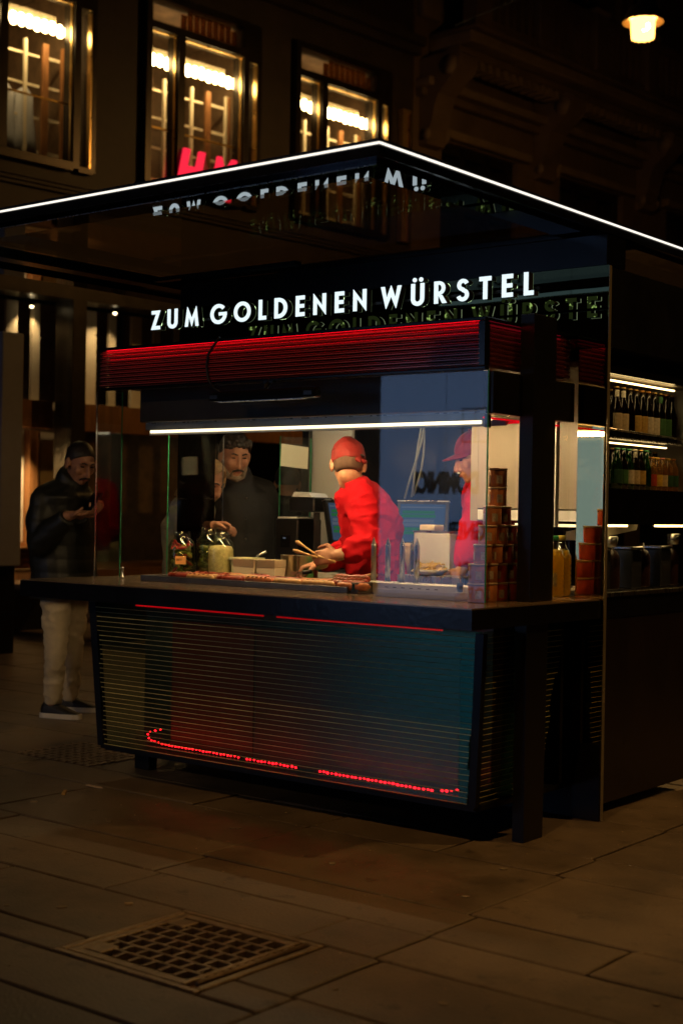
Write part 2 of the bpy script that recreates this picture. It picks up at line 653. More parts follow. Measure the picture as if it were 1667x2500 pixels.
for i in range(ny):
    # cross pieces, every second row offset like a brick bond
    for j in range(nx):
        xa = ix0 + (ix1 - ix0) * (j + (0.5 if i % 2 else 0.0)) / nx
        if xa < ix0 + 0.01:
            continue
        y0 = iy0 + (iy1 - iy0) * i / ny + .0071
        y1 = iy0 + (iy1 - iy0) * (i + 1) / ny - .0071
        MB().box(xa - .0075, xa + .0075, y0, y1, -0.018, 0.001).build('cross_bar', M['iron'], t)
mb = MB()
mb.bbox(ix0 + .002, ix0 + 0.075, iy0 + .002, iy0 + 0.085, -0.015, 0.0028, .003)
mb.build('cast_plate', M['iron'], t)
mb = MB()
mb.bbox(ix0 + .002, ix0 + 0.075, iy1 - .085, iy1 - .012, -0.015, 0.0028, .003)
mb.build('cast_plate', M['iron'], t)
mb = MB()
for i in range(13):        # raised cast marks along the hinge edge
    y = gy0 + .06 + i * .033
    mb.box(gx1 + .004, gx1 + .022, y, y + .018, -.012, 0.0035)
    mb.box(gx1 + .009, gx1 + .017, y + .004, y + .013, 0.0036, 0.005)
mb.build('cast_marks', M['iron'], t)
mb = MB()
mb.tube([(gx1 + .032, gy0 + .02, 0.004), (gx1 + .032, gy1 - .02, 0.004)], .009, 8)
mb.box(gx1 + .0005, gx1 + .026, gy0 + .01, gy1 - .01, -.02, -.0121)
mb.build('hinge_bar', M['iron'], t)
mb = MB()
mb.box(GX0 + .031, GX1 - .031, GY0 + .031, GY1 - .031, -0.119, -0.115)
mb.build('pit', M['pit'], t)
# a second grating further back
t = thing('drain_grate', 'dim drain grating behind the kiosk beside the man with the phone', 'drain grate', (-5.9, 5.25, 0.0))
mb = MB()
for i in range(10):
    mb.box(-6.24 + i * .062, -6.24 + i * .062 + .03, 5.05, 5.55, 0.002, 0.006)
mb.build('grate_bars', M['iron'], t)
mb = MB()
for i in range(9):
    mb.box(-6.26, -5.64, 5.07 + i * .055, 5.07 + i * .055 + .018, 0.0025, 0.0075)
mb.build('cross_bars', M['iron'], t)

# ------------------------------------------------------------------ sausage kiosk
K = thing('sausage_kiosk', 'black mirrored sausage stand with flat lit canopy and glowing sign letters', 'food stand', (-4.3, 5.6, 0))
XL, XR = -5.56, -3.19          # glass bay
YG = 4.98                      # front glass
YM = 5.68                      # mirror wall
CT = 0.985                     # counter top height
# counter
mb = MB()
cpoly = [(-5.76, 4.67), (-3.05, 4.67), (-3.03, 5.675), (-3.30, 5.675), (-3.30, 5.12), (-5.30, 5.12), (-5.30, 6.7), (-5.76, 6.7)]
mb.prism(cpoly, (0, 0, CT - 0.085), (1, 0, 0), (0, 1, 0), (0, 0, 0.079))
counter = mb.build('counter', M['counter_edge'], K)
mb = MB()
cp2 = [(-5.755, 4.675), (-3.055, 4.675), (-3.035, 5.67), (-3.30, 5.67), (-3.30, 5.12), (-5.30, 5.12), (-5.30, 6.695), (-5.755, 6.695)]
mb.prism(cp2, (0, 0, CT - 0.0055), (1, 0, 0), (0, 1, 0), (0, 0, 0.0055))
mb.build('counter_sheet', M['counter_top'], counter)
# inner worktop
MB().bbox(-5.29, -3.31, 5.13, 5.66, 0.90, CT - 0.002, .003).build('worktop', M['counter_top'], K)
MB().bbox(-5.55, -3.85, 6.26, 6.74, 0.90, CT + 0.02, .003).build('rear_worktop', M['white_lac'], K)
MB().box(-5.18, -3.87, 6.32, 6.73, 0.12, 0.899).build('rear_cabinet', M['white_lac'], K)
# body behind the counter front
mb = MB()
mb.box(-5.36, -3.26, 5.16, 5.24, 0.17, 0.895)
mb.build('inner_bulkhead', M['steel_dark'], K)
MB().box(-5.42, -3.2, 4.952, 6.8, 0.13, 0.16).build('floor_plate', M['black_matte'], K)

MB().box(-5.4, -3.17, 5.575, 5.60, .165, .895).build('lower_bulkhead', M['black_matte'], K)
MB().box(-3.75, -3.17, 5.685, 5.70, .004, .895).build('lower_bulkhead', M['black_matte'], K)
MB().box(-3.5, -3.19, 5.71, 5.725, 1.300, 1.312).build('light_strip', glow('ledge_light', (1, .72, .32), 2.2), K)
# ribbed glass front: stacked slats in a tapering frame
def lerp(a, b, f):
    return a + (b - a) * f
zb, zt = 0.165, 0.872
front = MB()
front.bar((-5.42, 4.935, zb - .012), (-3.19, 4.935, zb - .012), .03, .02)
front = front.build('front_frame', M['black_matte'], K)
n = 30
pitch = (zt - zb) / n
for i in range(n):
    f = (i + .5) / n
    xa, xb = lerp(-5.395, -5.475, f), lerp(-3.225, -3.175, f)
    z = zb + pitch * i
    step = 0.010 * ((i // 6) % 2)
    b = MB()
    dy = 0.0025 * math.sin(i * 1.7) + random.uniform(-.001, .001)
    b.prism([(0, z + .0008), (.0028, z + pitch - .0008), (.022, z + pitch - .0008), (.022, z + .0008)], (xa + step, 4.9225 + dy, 0), (0, 1, 0), (0, 0, 1), (xb - xa - 2 * step, 0, 0))
    b.build('glass_slat', M['rib_glass'], front)
    MB().box(xa + step, xb - step, 4.9205 + dy, 4.9222 + dy, z - .0003, z + .0022).build('slat_edge', M['rib_edge'], front)
corner = MB()
corner.prism([(0, 0), (.035, 0), (.062, .71), (.022, .71)], (-3.215, 4.918, zb - .01), (1, 0, 0), (0, 0, 1), (0, .03, 0))
corner.build('corner_post', M['black_matte'], K)
corner = MB()
corner.prism([(0, 0), (.04, 0), (-.035, .72), (-.085, .72)], (-5.44, 4.918, zb - .01), (1, 0, 0), (0, 0, 1), (0, .03, 0))
corner.build('corner_post', M['black_matte'], K)
side = MB()
side.bar((-3.185, 4.95, zb - .012), (-3.185, 5.55, zb - .012), .03, .02)
side = side.build('side_frame', M['black_matte'], K)
for i in range(n):
    f = (i + .5) / n
    y1 = lerp(5.42, 5.56, f) + 0.02 * ((i // 7) % 2)
    z = zb + pitch * i
    x = lerp(-3.195, -3.155, f)
    b = MB()
    b.box(x - .02, x, 4.955, y1, z + .0008, z + pitch - .0008)
    b.build('glass_slat', M['rib_glass'], side)
    MB().box(x + .0002, x + .002, 4.955, y1, z + .0002, z + .0019).build('slat_edge', M['rib_edge'], side)
# red light strips behind the ribbed glass (strip and its single diodes)
def red_strip(name, pts, dotted, parent, w=.012):
    b = MB()
    b.tube(pts, w / 2.2, 6)
    s = b.build(name, M['led_red_soft'] if not dotted else M['black_matte'], parent)
    if dotted:
        ln = [Vector(p) for p in pts]
        d = MB()
        for p, q in zip(ln, ln[1:]):
            k = max(1, int((q - p).length / .022))
            for j in range(k):
                c = p.lerp(q, (j + .5) / k) + Vector((0, -.008, .003))
                if random.random() < .03:
                    continue
                q_ = random.uniform(.75, 1.15)
                c = c + Vector((random.uniform(-.002, .002), 0, random.uniform(-.0015, .0015)))
                d.ell(c, (.008 * q_, 0, 0), (0, .004, 0), (0, 0, .005 * q_), 6, 4)
        d.build('diode', M['led_red'], s, kind='stuff')
    return s
red_strip('light_strip', [(-5.10, 5.05, .255), (-5.17, 5.01, .235), (-5.13, 4.985, .205), (-5.0, 4.98, .195), (-4.52, 4.98, .192)], True, K)
red_strip('light_strip', [(-4.49, 4.98, .190), (-4.17, 4.98, .188)], True, K)
red_strip('light_strip', [(-4.05, 4.98, .188), (-3.42, 4.98, .184), (-3.30, 4.99, .200)], True, K)
red_strip('light_strip', [(-5.25, 4.985, .866), (-4.40, 4.985, .864)], False, K, .008)
red_strip('light_strip', [(-4.32, 4.985, .864), (-3.40, 4.985, .862)], False, K, .008)
MB().box(-5.06, -4.52, 5.055, 5.065, 0.17, .80).build('inner_panel', pm('red_brown_panel', (0.34, 0.05, 0.04), .5), K)
MB().box(-4.512, -3.36, 5.060, 5.070, 0.17, .80).build('inner_panel', pm('dark_brown_panel', (0.26, 0.04, 0.035), .5), K)
# legs
for (x0, x1, y0, y1, z1) in ((-5.46, -5.35, 5.19, 5.25, .16), (-5.4, -5.3, 6.6, 6.68, .16)):
    MB().bbox(x0, x1, y0, y1, 0, z1, .004).build('leg', M['black_matte'], K)
b = MB()
b.prism([(0, 0), (.15, 0), (.17, .898), (-.005, .898)], (-3.115, 5.10, 0), (0, 1, 0), (0, 0, 1), (.055, 0, 0))
b.build('leg', M['black_matte'], K)
# pillar on the counter
MB().bbox(-3.185, -3.115, 5.215, 5.40, CT + .001, 2.20, .003).build('pillar', M['black_matte'], K)
MB().bbox(-3.216, -3.1985, 4.992, 5.02, 1.71, 1.765, .002).build('glass_clamp', M['steel_dark'], K)
# glass panes of the bay
def pane(x0, x1, y0, y1, z0, z1, nm='glass_pane', m='glass'):
    o = MB().box(x0, x1, y0, y1, z0, z1).build(nm, M[m], K)
    return o
g = pane(XL + .003, XR - .003, YG, YG + .006, CT + .002, 1.945)
MB().box(XL + .001, XL + .0028, YG - .001, YG + .007, CT + .002, 1.945).build('polished_edge', M['steel'], g)
MB().box(XR - .0028, XR, YG - .001, YG + .007, CT + .002, 1.945).build('polished_edge', M['glass_edge'], g)
pane(XR - .007, XR - .001, YG + .0075, 5.213, CT + .002, 1.765)
pane(XR - .007, XR - .001, 5.402, 5.675, CT + .002, 1.765)
g = pane(XL, XL + .006, YG + .0075, 5.155, CT + .002, 1.955)
MB().box(XL, XL + .006, 5.1552, 5.1575, CT + .002, 1.955).build('polished_edge', M['glass_edge'], g)
g = pane(XL, XL + .006, 5.50, 5.93, CT + .002, 1.77)
MB().box(XL, XL + .006, 5.498, 5.4998, CT + .002, 1.77).build('polished_edge', M['glass_edge'], g)
MB().box(XL, XL + .006, 5.9302, 5.932, CT + .002, 1.77).build('polished_edge', M['steel'], g)
g = pane(XL, XL + .006, 6.42, 6.70, CT + .002, 1.79)
MB().box(XL, XL + .006, 6.418, 6.4198, CT + .002, 1.79).build('polished_edge', M['glass_edge'], g)
MB().box(XL, XL + .006, 6.7002, 6.7035, CT + .002, 1.79).build('polished_edge', M['glass_edge'], g)
for x, yy in ((XL + .03, 5.15), (XL + .03, 5.52)):
    MB().lathe((x, yy, CT + .001), [(.013, 0), (.013, .008), (.007, .01), (.007, .05), (.012, .052), (.012, .058)], 10).build('glass_clamp', M['steel'], K)
MB().bbox(-4.12, -3.75, 5.64, 5.80, CT + .001, CT + .066, .003).build('counter_riser', M['steel'], K)
MB().box(XL - .012, XL - .004, 5.585, 5.872, CT + .002, 1.77).build('smoked_pane', glass('smoked_glass', (.12, .11, .09), .05), K)
# steel mullion inside the glass corner
MB().box(-3.245, -3.225, 5.60, 5.63, 1.30, 1.77).build('mullion', M['white_grey'], K)

# hood with LED
MB().bbox(-5.42, -3.32, 5.15, 5.74, 1.795, 2.13, .004).build('hood', pm('hood_dark_steel', (0.055, 0.045, 0.035), .35, var=.2), K)
hl = MB().bbox(-5.45, -3.34, 5.22, 5.39, 1.757, 1.794, .003).build('hood_lip', pm('hood_lip_steel', (0.5, 0.46, 0.38), .35, metal=.8), K)
MB().box(-5.40, -3.37, 5.2085, 5.2115, 1.742, 1.756).build('light_diffuser', M['led_diff'], hl)
MB().prism([(5.212, 1.757), (5.212, 1.731), (5.222, 1.731), (5.2475, 1.757)], (-5.41, 0, 0), (0, 1, 0), (0, 0, 1), (2.16, 0, 0)).build('lamp_profile', M['white_grey'], hl)
MB().obox((-4.325, 5.2415, 1.7447), (1.065, 0, 0), (0, .0122, .0114), (0, .00068, -.00072)).build('light_strip', M['led_hood'], hl)
MB().box(-5.43, -3.34, 5.205, 5.218, 1.790, 1.7948).build('hood_edge', M['steel'], hl)
MB().box(-5.45, -3.30, 5.75, 6.85, 2.06, 2.10).build('ceiling_panel', M['white_lac'], K)
rl = MB().box(-5.35, -3.9, 6.42, 6.47, 2.02, 2.058).build('rear_lamp_rail', M['white_grey'], K)
MB().box(-5.34, -3.91, 6.425, 6.465, 2.012, 2.0195).build('light_strip', M['led_rear'], rl)
# red LED along the top of the side glass
red_strip('light_strip', [(-3.225, 5.00, 1.752), (-3.225, 5.62, 1.752)], False, K, .009)
red_strip('light_strip', [(-3.25, 5.66, 1.775), (-3.70, 5.66, 1.775)], False, K, .010)

# ribbed red light box over the bay
lb = MB()
lb.box(-5.48, -3.23, 4.99, 5.66, 1.962, 2.13)
lb = lb.build('light_box', pm('light_box_back', (.30, .28, .28), .5), K)
MB().bbox(-5.52, -3.185, 4.945, 5.665, 2.146, 2.162, .003).build('light_box_lid', M['black'], lb)
MB().bbox(-5.50, -3.19, 4.955, 4.985, 1.946, 1.960, .003).build('light_box_sill', M['black'], lb)
MB().box(-5.48, -3.225, 4.970, 4.978, 2.134, 2.142).build('red_tube', glow('red_tube_light', (1, .003, .012), 8), lb)
MB().box(-3.218, -3.212, 5.0, 5.6, 2.132, 2.138).build('red_tube', glow('red_led_side', (1, .02, .06), .8), lb)
nr = 9
for i in range(nr):
    z = 1.962 + i * (2.1405 - 1.962) / nr
    h = (2.1405 - 1.962) / nr
    MB().prism([(0, 0), (0, h - .0015), (-.010, (h - .0015) * .62), (-.010, (h - .0015) * .38)], (-5.50, 4.958, z), (0, 1, 0), (0, 0, 1), (2.285, 0, 0)).build('glass_rib', M['rib_red'], lb)
    MB().box(-5.50, -3.215, 4.9455, 4.9478, z + h * .40, z + h * .40 + .0032).build('rib_edge', M['rib_red_edge'], lb)
    MB().box(-5.50, -3.215, 4.9590, 4.9620, z + h - .0030, z + h + .0004).build('rib_edge', M['rib_red_edge'], lb)
    MB().prism([(0, 0), (0, h - .0015), (.008, (h - .0015) * .62), (.008, (h - .0015) * .38)], (-3.198, 4.99, z), (1, 0, 0), (0, 0, 1), (0, .66, 0)).build('glass_rib', M['rib_red'], lb)
MB().bbox(-3.222, -3.188, 4.946, 4.984, 1.961, 2.145, .002).build('corner_cap', M['black'], lb)
# side header above the side glass
MB().bbox(-3.21, -3.17, 4.99, 5.66, 1.768, 1.943, .003).build('side_header', M['black_matte'], K)

# mirror wall: fin and header
MB().bbox(-3.165, -3.02, YM, 5.70, 0.004, 2.098, .002).build('mirror_fin', [M['mirror'], M['black']], K)
MB().box(-3.16, -3.023, YM - .008, YM - .0005, .004, .34).build('fin_dark_sheet', M['black'], K)  # black sheet added to hide the lit ground mirrored at the fin's foot
hd = MB().box(-5.67, -3.02, YM, 5.70, 2.10, 2.462).build('mirror_header', M['mirror_head'], K)
MB().box(-3.0195, -3.0165, YM - .001, 5.70, 0.006, 2.46).build('mirror_edge', pm('mirror_edge_glass', (.30, .27, .20), .25, metal=.4), hd)
MB().box(-5.67, -3.035, YM + .004, 5.86, 2.465, 2.60).build('header_band', M['black'], K)
MB().box(-5.67, -3.035, 5.705, 6.90, 2.105, 2.46).build('roof_core', M['black_matte'], K)
MB().bbox(-5.66, -5.60, 6.74, 6.90, 0.004, 2.10, .004).build('rear_post', M['black_matte'], K)
# rear wall
MB().box(-5.595, -5.29, 6.76, 6.80, 0.95, 2.058).build('rear_panel', M['white_lac'], K)
MB().box(-5.285, -3.80, 6.78, 6.82, 0.12, 2.058).build('rear_wall', pm('rear_dark_wall', (.004, .004, .005), .2), K)

# drinks fridge block on the side, open towards the street
FX0, FX1 = -3.80, -3.11
f0, f1 = 5.79, 7.60
fr = MB()
fr.box(FX0, FX0 + .04, f0, f1, 1.32, 2.06)
fr.box(FX0 + .041, FX1, f0, f0 + .035, 1.38, 2.06)
fr.box(FX0 + .041, FX1, f1 - .04, f1, 1.32, 2.06)
fr.box(FX0 + .041, FX1, f0 + .036, f1 - .041, 2.0, 2.06)
fr.box(FX0 + .041, FX1, f0 + .036, f1 - .041, 1.44, 1.48)
fr = fr.build('fridge_cabinet', pm('fridge_cream_panel', (.27, .23, .18), .4, var=.1, scale=4), K)
MB().box(-3.5, -3.172, 5.6755, 5.785, .90, CT - .001).build('side_ledge', M['counter_top'], K)
MB().box(FX0 + .042, FX1 - .02, f0, f0 + .034, 1.325, 1.374).build('lower_trim', M['white_grey'], fr)
MB().box(-3.75, -3.112, 6.80, 6.84, 1.481, 1.999).build('divider', M['white_grey'], fr)
MB().box(FX0 + .05, FX1 - .05, f0 + .04, 6.79, 1.712, 1.722).build('shelf', M['steel'], fr)
s = MB()
for i in range(62):
    yy = f0 + .05 + i * .0155
    s.box(FX1 - .049, FX1 - .03, yy, yy + .008, 1.713, 1.721)
s.build('shelf_grid', M['steel'], fr, kind='stuff')
MB().tube([(FX1 - .03, f0 + .04, 1.757), (FX1 - .03, 6.79, 1.740)], .005, 8).build('shelf_rail', M['steel'], fr)
MB().box(FX1 - .045, FX1 - .035, f0 + .04, 6.62, 1.977, 1.984).build('light_strip', M['led_fridge'], fr)
MB().box(FX1 - .075, FX1 - .063, f0 + .20, 6.60, 1.692, 1.698).build('light_strip', M['led_fridge'], fr)
# black side cladding round the openings
cl = MB()
cl.box(-3.118, -3.085, 5.705, f1, 2.0, 2.46)
cl.box(-3.1175, -3.086, 6.95, f1, 1.48, 1.999)
cl.box(-3.1175, -3.086, 5.705, 5.78, 1.48, 1.999)
cl.box(-3.118, -3.085, 5.705, f1, 1.315, 1.479)
cl = cl.build('side_cladding', M['black'], K)
MB().box(-3.118, -3.085, 5.705, f1, .89, .985).build('side_sill', M['counter_edge'], K)
MB().box(-3.118, -3.075, 5.705, f1, .986, 1.004).build('sill_trim', M['steel'], K)
MB().box(-3.118, -3.112, 5.705, f1, 1.005, 1.314).build('side_window', M['glass'], K)
MB().box(-3.125, -3.09, 5.705, f1, 0.05, .889).build('side_skirt', pm('dark_side_skirt', (.015, .010, .008), .35), K)
MB().box(-3.8, -3.14, 5.90, f1, .90, .975).build('prep_shelf', M['steel'], K)
MB().box(-3.8, -3.13, f1 - .03, f1, .976, 1.31).build('prep_end', M['black_matte'], K)
MB().box(-3.20, -3.17, 6.53, 6.82, 1.302, 1.3125).build('light_strip', M['led_fridge'], K)
MB().box(-3.20, -3.17, 5.95, 6.19, 1.302, 1.3125).build('light_strip', M['led_fridge'], K)

# canopy
CX0, CX1, CY0, CY1, CZ = -6.35, -3.09, 4.08, 8.4, 2.68
cn = MB()
bw = 0.19
cn.box(CX0, CX1, CY0, CY0 + bw, 2.628, 2.664)
cn.box(CX0, CX1, CY1 - bw, CY1, 2.628, 2.664)
cn.box(CX0, CX0 + bw, CY0 + bw + .0005, CY1 - bw - .0005, 2.628, 2.664)
cn.box(CX1 - bw, CX1, CY0 + bw + .0005, CY1 - bw - .0005, 2.628, 2.664)
cn = cn.build('canopy', M['black'], K)
sf = MB()
sf.box(CX0 + .045, CX1 - .045, CY0 + .045, CY0 + bw, 2.612, 2.6275)
sf.box(CX0 + .045, CX1 - .045, CY1 - bw, CY1 - .045, 2.612, 2.6275)
sf.box(CX0 + .045, CX0 + bw, CY0 + bw + .0005, CY1 - bw - .0005, 2.612, 2.6275)
sf.box(CX1 - bw, CX1 - .045, CY0 + bw + .0005, CY1 - bw - .0005, 2.612, 2.6275)
sf.build('soffit', M['soffit'], cn)
for (a, b2) in (((CX0, CY0 - .002), (CX1, CY0 - .002)),):
    MB().box(a[0], b2[0] + .002, CY0 - .006, CY0 - .0005, 2.6685, 2.6765).build('light_strip', M['led_white'], cn)
MB().box(CX1 + .0005, CX1 + .006, CY0 - .0004, CY1, 2.6685, 2.6765).build('light_strip', M['led_white'], cn)
MB().box(CX0, CX1, CY0, CY1, 2.6645, 2.667).build('edge_trim', M['black_matte'], cn) if False else None
e = MB()
e.box(CX0, CX1, CY0, CY0 + .03, 2.6645, 2.690)
e.box(CX1 - .03, CX1, CY0 + .0305, CY1, 2.6645, 2.690)
e.build('edge_trim', M['black_matte'], cn)
MB().box(CX0 + .045, CX1 - .045, CY0 + .0425, CY0 + .0448, 2.609, 2.6135).build('edge_line', M['steel'], cn)
MB().box(CX0 + bw, CX1 - bw, CY0 + bw + .001, 5.80, 2.640, 2.652).build('glass_pane', M['roof_glass'], cn)
MB().box(CX0 + bw, CX1 - bw, 5.801, CY1 - bw - .001, 2.63, 2.655).build('roof_panel', M['black'], cn)
# canopy beam over the left end
MB().bar((-5.75, 4.4, 2.60), (-5.75, 8.2, 2.60), .10, .05).build('beam', M['black'], cn)
MB().bar((-5.62, 5.45, 2.585), (-4.62, 5.45, 2.585), .05, .02).build('beam', M['black'], cn)

# ------------------------------------------------------------------ sign letters (ZUM GOLDENEN WUERSTEL)
def arc(cx, cy_, rx, ry, a0, a1, n):
    return [(cx + rx * math.cos(R(a0 + (a1 - a0) * i / n)), cy_ + ry * math.sin(R(a0 + (a1 - a0) * i / n))) for i in range(n + 1)]

def thick(line, t):
    """closed outline of a centre line given a stroke width"""
    L_, R_ = [], []
    for i, p in enumerate(line):
        a, b = line[max(i - 1, 0)], line[min(i + 1, len(line) - 1)]
        dx, dy = b[0] - a[0], b[1] - a[1]
        l = math.hypot(dx, dy)
        L_.append((p[0] - dy / l * t / 2, p[1] + dx / l * t / 2))
        R_.append((p[0] + dy / l * t / 2, p[1] - dx / l * t / 2))
    return L_ + R_[::-1]

T = 0.19
def gl_Z(): w = .60; return w, [[(0, 0), (w, 0), (w, T), (.27, T), (w, 1), (.03, 1), (.03, 1 - T), (w - .27, 1 - T)]], []
def gl_U():
    w = .66
    o = [(0, 1)] + arc(w / 2, w / 2 - .02, w / 2, w / 2, 180, 360, 16) + [(w, 1)]
    i = [(w - T, 1)] + arc(w / 2, w / 2 - .02, w / 2 - T, w / 2 - T, 360, 180, 16) + [(T, 1)]
    return w, [o + i], []
def gl_UU():
    w, p, r = gl_U()
    dot = lambda x: arc(x, 1.17, .10, .10, 0, 337, 15)
    return w, p + [dot(.17), dot(.49)], r
def gl_M(): w = .88; return w, [[(0, 0), (.18, 0), (.25, .55), (w / 2, 0), (w - .25, .55), (w - .18, 0), (w, 0), (w - .15, 1.02), (w / 2, .42), (.15, 1.02)]], []
def gl_W(): w = 1.06; return w, [[(0, 1), (.19, 1), (.30, .45), (w / 2, 1.04), (w - .30, .45), (w - .19, 1), (w, 1), (w - .27, -.03), (w / 2, .54), (.27, -.03)]], []
def gl_N(): w = .70; return w, [[(0, 0), (T, 0), (T, .60), (w, -.03), (w, 1), (w - T, 1), (w - T, .41), (0, 1.03)]], []
def gl_E(): w = .50; return w, [[(0, 0), (w, 0), (w, T), (T, T), (T, .41), (w - .03, .41), (w - .03, .59), (T, .59), (T, 1 - T), (w, 1 - T), (w, 1), (0, 1)]], []
def gl_L(): w = .44; return w, [[(0, 0), (w, 0), (w, T), (T, T), (T, 1), (0, 1)]], []
def gl_T(): w = .56; return w, [[(w / 2 - T / 2, 0), (w / 2 + T / 2, 0), (w / 2 + T / 2, 1 - T), (w, 1 - T), (w, 1), (0, 1), (0, 1 - T), (w / 2 - T / 2, 1 - T)]], []
def gl_O(): w = 1.0; return w, [], [(arc(.5, .5, .51, .51, 0, 350, 35), arc(.5, .5, .51 - T, .51 - T, 0, 350, 35))]
def gl_G():
    w = .98
    o = arc(.5, .5, .51, .51, 42, 360, 30)
    i = arc(.5, .5, .51 - T, .51 - T, 360, 42, 30)
    return w, [o + i, [(.52, .42), (1.01, .42), (1.01, .58), (.52, .58)]], []
def gl_D():
    w = .74
    o = [(0, 0), (.22, 0)] + arc(.24, .5, .50, .5, -88, 88, 22) + [(.22, 1), (0, 1)]
    i = [(T, T), (.22, T)] + arc(.24, .5, .50 - T, .5 - T, -88, 88, 22) + [(.22, 1 - T), (T, 1 - T)]
    return w, [], [(o, i)]
def gl_R():
    w = .60
    o = [(0, .38), (.22, .38)] + arc(.24, .69, .30, .31, -88, 88, 18) + [(.22, 1), (0, 1)]
    i = [(T, .38 + .15), (.22, .38 + .15)] + arc(.24, .69, .30 - .17, .31 - .155, -88, 88, 18) + [(.22, .85), (T, .85)]
    return w, [[(0, 0), (T, 0), (T, .379), (0, .379)], [(.20, .378), (.38, .378), (.62, 0), (.40, 0)]], [(o, i)]
def gl_S():
    w = .58
    c = arc(.30, .725, .19, .185, 20, 180, 12) + arc(.30, .725, .19, .185, 190, 265, 6) + arc(.29, .285, .205, .20, 80, -10, 8) + arc(.29, .285, .205, .20, -20, -165, 12)
    return w, [thick(c, .175)], []
GL = {'Z': gl_Z, 'U': gl_U, 'Ü': gl_UU, 'M': gl_M, 'W': gl_W, 'N': gl_N, 'E': gl_E, 'L': gl_L, 'T': gl_T, 'O': gl_O, 'G': gl_G, 'D': gl_D, 'R': gl_R, 'S': gl_S}

def sign_text(text, x0, x1, y, z, h, dep, track, gap, parent):
    wid = []
    for ch in text:
        wid.append(None if ch == ' ' else GL[ch]()[0] * 1.10)
    tot = sum(h * w for w in wid if w) 
    nsp = sum(1 for ch in text if ch == ' ')
    nl = len(text) - 1 - 2 * nsp
    tr = (x1 - x0 - tot - nsp * gap) / nl
    x = x0
    rail = MB()
    rail.box(x0, x1, y + dep + .012, y + dep + .022, z + h * .30, z + h * .42)
    rail = rail.build('sign_rail', M['black_matte'], parent)
    for i, ch in enumerate(text):
        if ch == ' ':
            x += gap - tr
            continue
        w, polys, rings = GL[ch]()
        w *= 1.10
        polys = [[(a * 1.10, c) for a, c in p] for p in polys]
        rings = [([(a * 1.10, c) for a, c in p], [(a * 1.10, c) for a, c in q]) for p, q in rings]
        face, body = MB(), MB()
        for q, p in enumerate(polys):
            face.prism(p, (x, y + q * .0006, z), (h, 0, 0), (0, 0, h), (0, .004, 0))
            body.prism(p, (x, y + .0075 + q * .0006, z), (h, 0, 0), (0, 0, h), (0, dep, 0))
        for o_, i_ in rings:
            face.ringprism(o_, i_, (x, y - .0005, z), (h, 0, 0), (0, 0, h), (0, .004, 0))
            body.ringprism(o_, i_, (x, y + .007, z), (h, 0, 0), (0, 0, h), (0, dep, 0))
        b = body.build('sign_letter', M['letter_side'], parent)
        face.build('lit_face', M['letter'], b)
        back = MB()
        for q, p in enumerate(polys):
            cxm = sum(a for a, _ in p) / len(p)
            back.prism([(a + (cxm - a) * .04, c) for a, c in p], (x, y + dep + .0085 + q * .0006, z), (h, 0, 0), (0, 0, h), (0, .002, 0))
        for o_, i_ in rings:
            back.ringprism(o_, i_, (x, y + dep + .0085, z), (h, 0, 0), (0, 0, h), (0, .002, 0))
        back.build('back_glints', M['letter_glints'], b)
        x += h * w + tr

sign_text('ZUM GOLDENEN WÜRSTEL', -5.482, -3.165, 5.28, 2.29, 0.099, 0.035, 0.03, 0.085, K)

# flat text helper for lettering and print
def text_mesh(name, body, size, depth, mat, parent, loc, rot, offset=0.0, shear=0.0, align='CENTER', space=1.0, xs=1.0):
    c = bpy.data.curves.new(name, 'FONT')
    c.body = body
    c.size = size
    c.extrude = depth
    c.offset = offset
    c.shear = shear
    c.align_x = align
    c.space_character = space
    c.resolution_u = 4
    tmp = bpy.data.objects.new(name + '_tmp', c)
    COL.objects.link(tmp)
    dg = bpy.context.evaluated_depsgraph_get()
    me = bpy.data.meshes.new_from_object(tmp.evaluated_get(dg))
    bpy.data.objects.remove(tmp)
    bpy.data.curves.remove(c)
    me.name = name
    m4 = Matrix.Translation(Vector(loc)) @ rot.to_4x4() @ Matrix.Diagonal((xs, 1, 1, 1))
    if parent is not None:
        m4 = Matrix.Translation(-ORG[root_of(parent).name]) @ m4
    me.transform(m4)
    me.materials.clear()
    return link_mesh(name, me, mat, parent)

def face_rot(ex, ez):
    """rotation taking text x to ex and text y to ez"""
    ex, ez = Vector(ex), Vector(ez)
    return Matrix((ex, ez, ex.cross(ez))).transposed()

# infrared heater under the light box, and its cable
t = thing('infrared_heater', 'long dark infrared heater hanging under the red ribbed light box', 'heater', (-4.38, 4.90, 1.83))
b = MB()
prof = [(-.024, -.018), (-.030, 0), (-.024, .020), (0, .030), (.024, .020), (.030, 0), (.024, -.018)]
b.loft([[Vector((x, 4.90 + p[0] * s, 1.875 + p[1] * s)) for p in prof] for x, s in ((-4.675, .55), (-4.668, .9), (-4.64, 1), (-4.06, 1), (-4.032, .9), (-4.025, .55))], sm=False)
b.build('housing', M['black_matte'], t)
s = MB()
for i in range(8):
    s.box(-4.655 + .006 * i, -4.652 + .006 * i, 4.868, 4.8695, 1.868, 1.886)
    s.box(-4.085 + .006 * i, -4.082 + .006 * i, 4.868, 4.8695, 1.868, 1.886)
s.build('vent_slots', M['steel_dark'], t)
MB().box(-4.62, -4.10, 4.885, 4.915, 1.853, 1.8565).build('reflector', M['steel'], t)
b = MB()
b.tube([(-4.35, 4.91, 1.905), (-4.35, 4.925, 1.925), (-4.35, 4.945, 1.945)], .011, 8)
b.box(-4.38, -4.32, 4.93, 4.954, 1.936, 1.9455)
b.build('bracket', M['black_matte'], t)
b = MB()
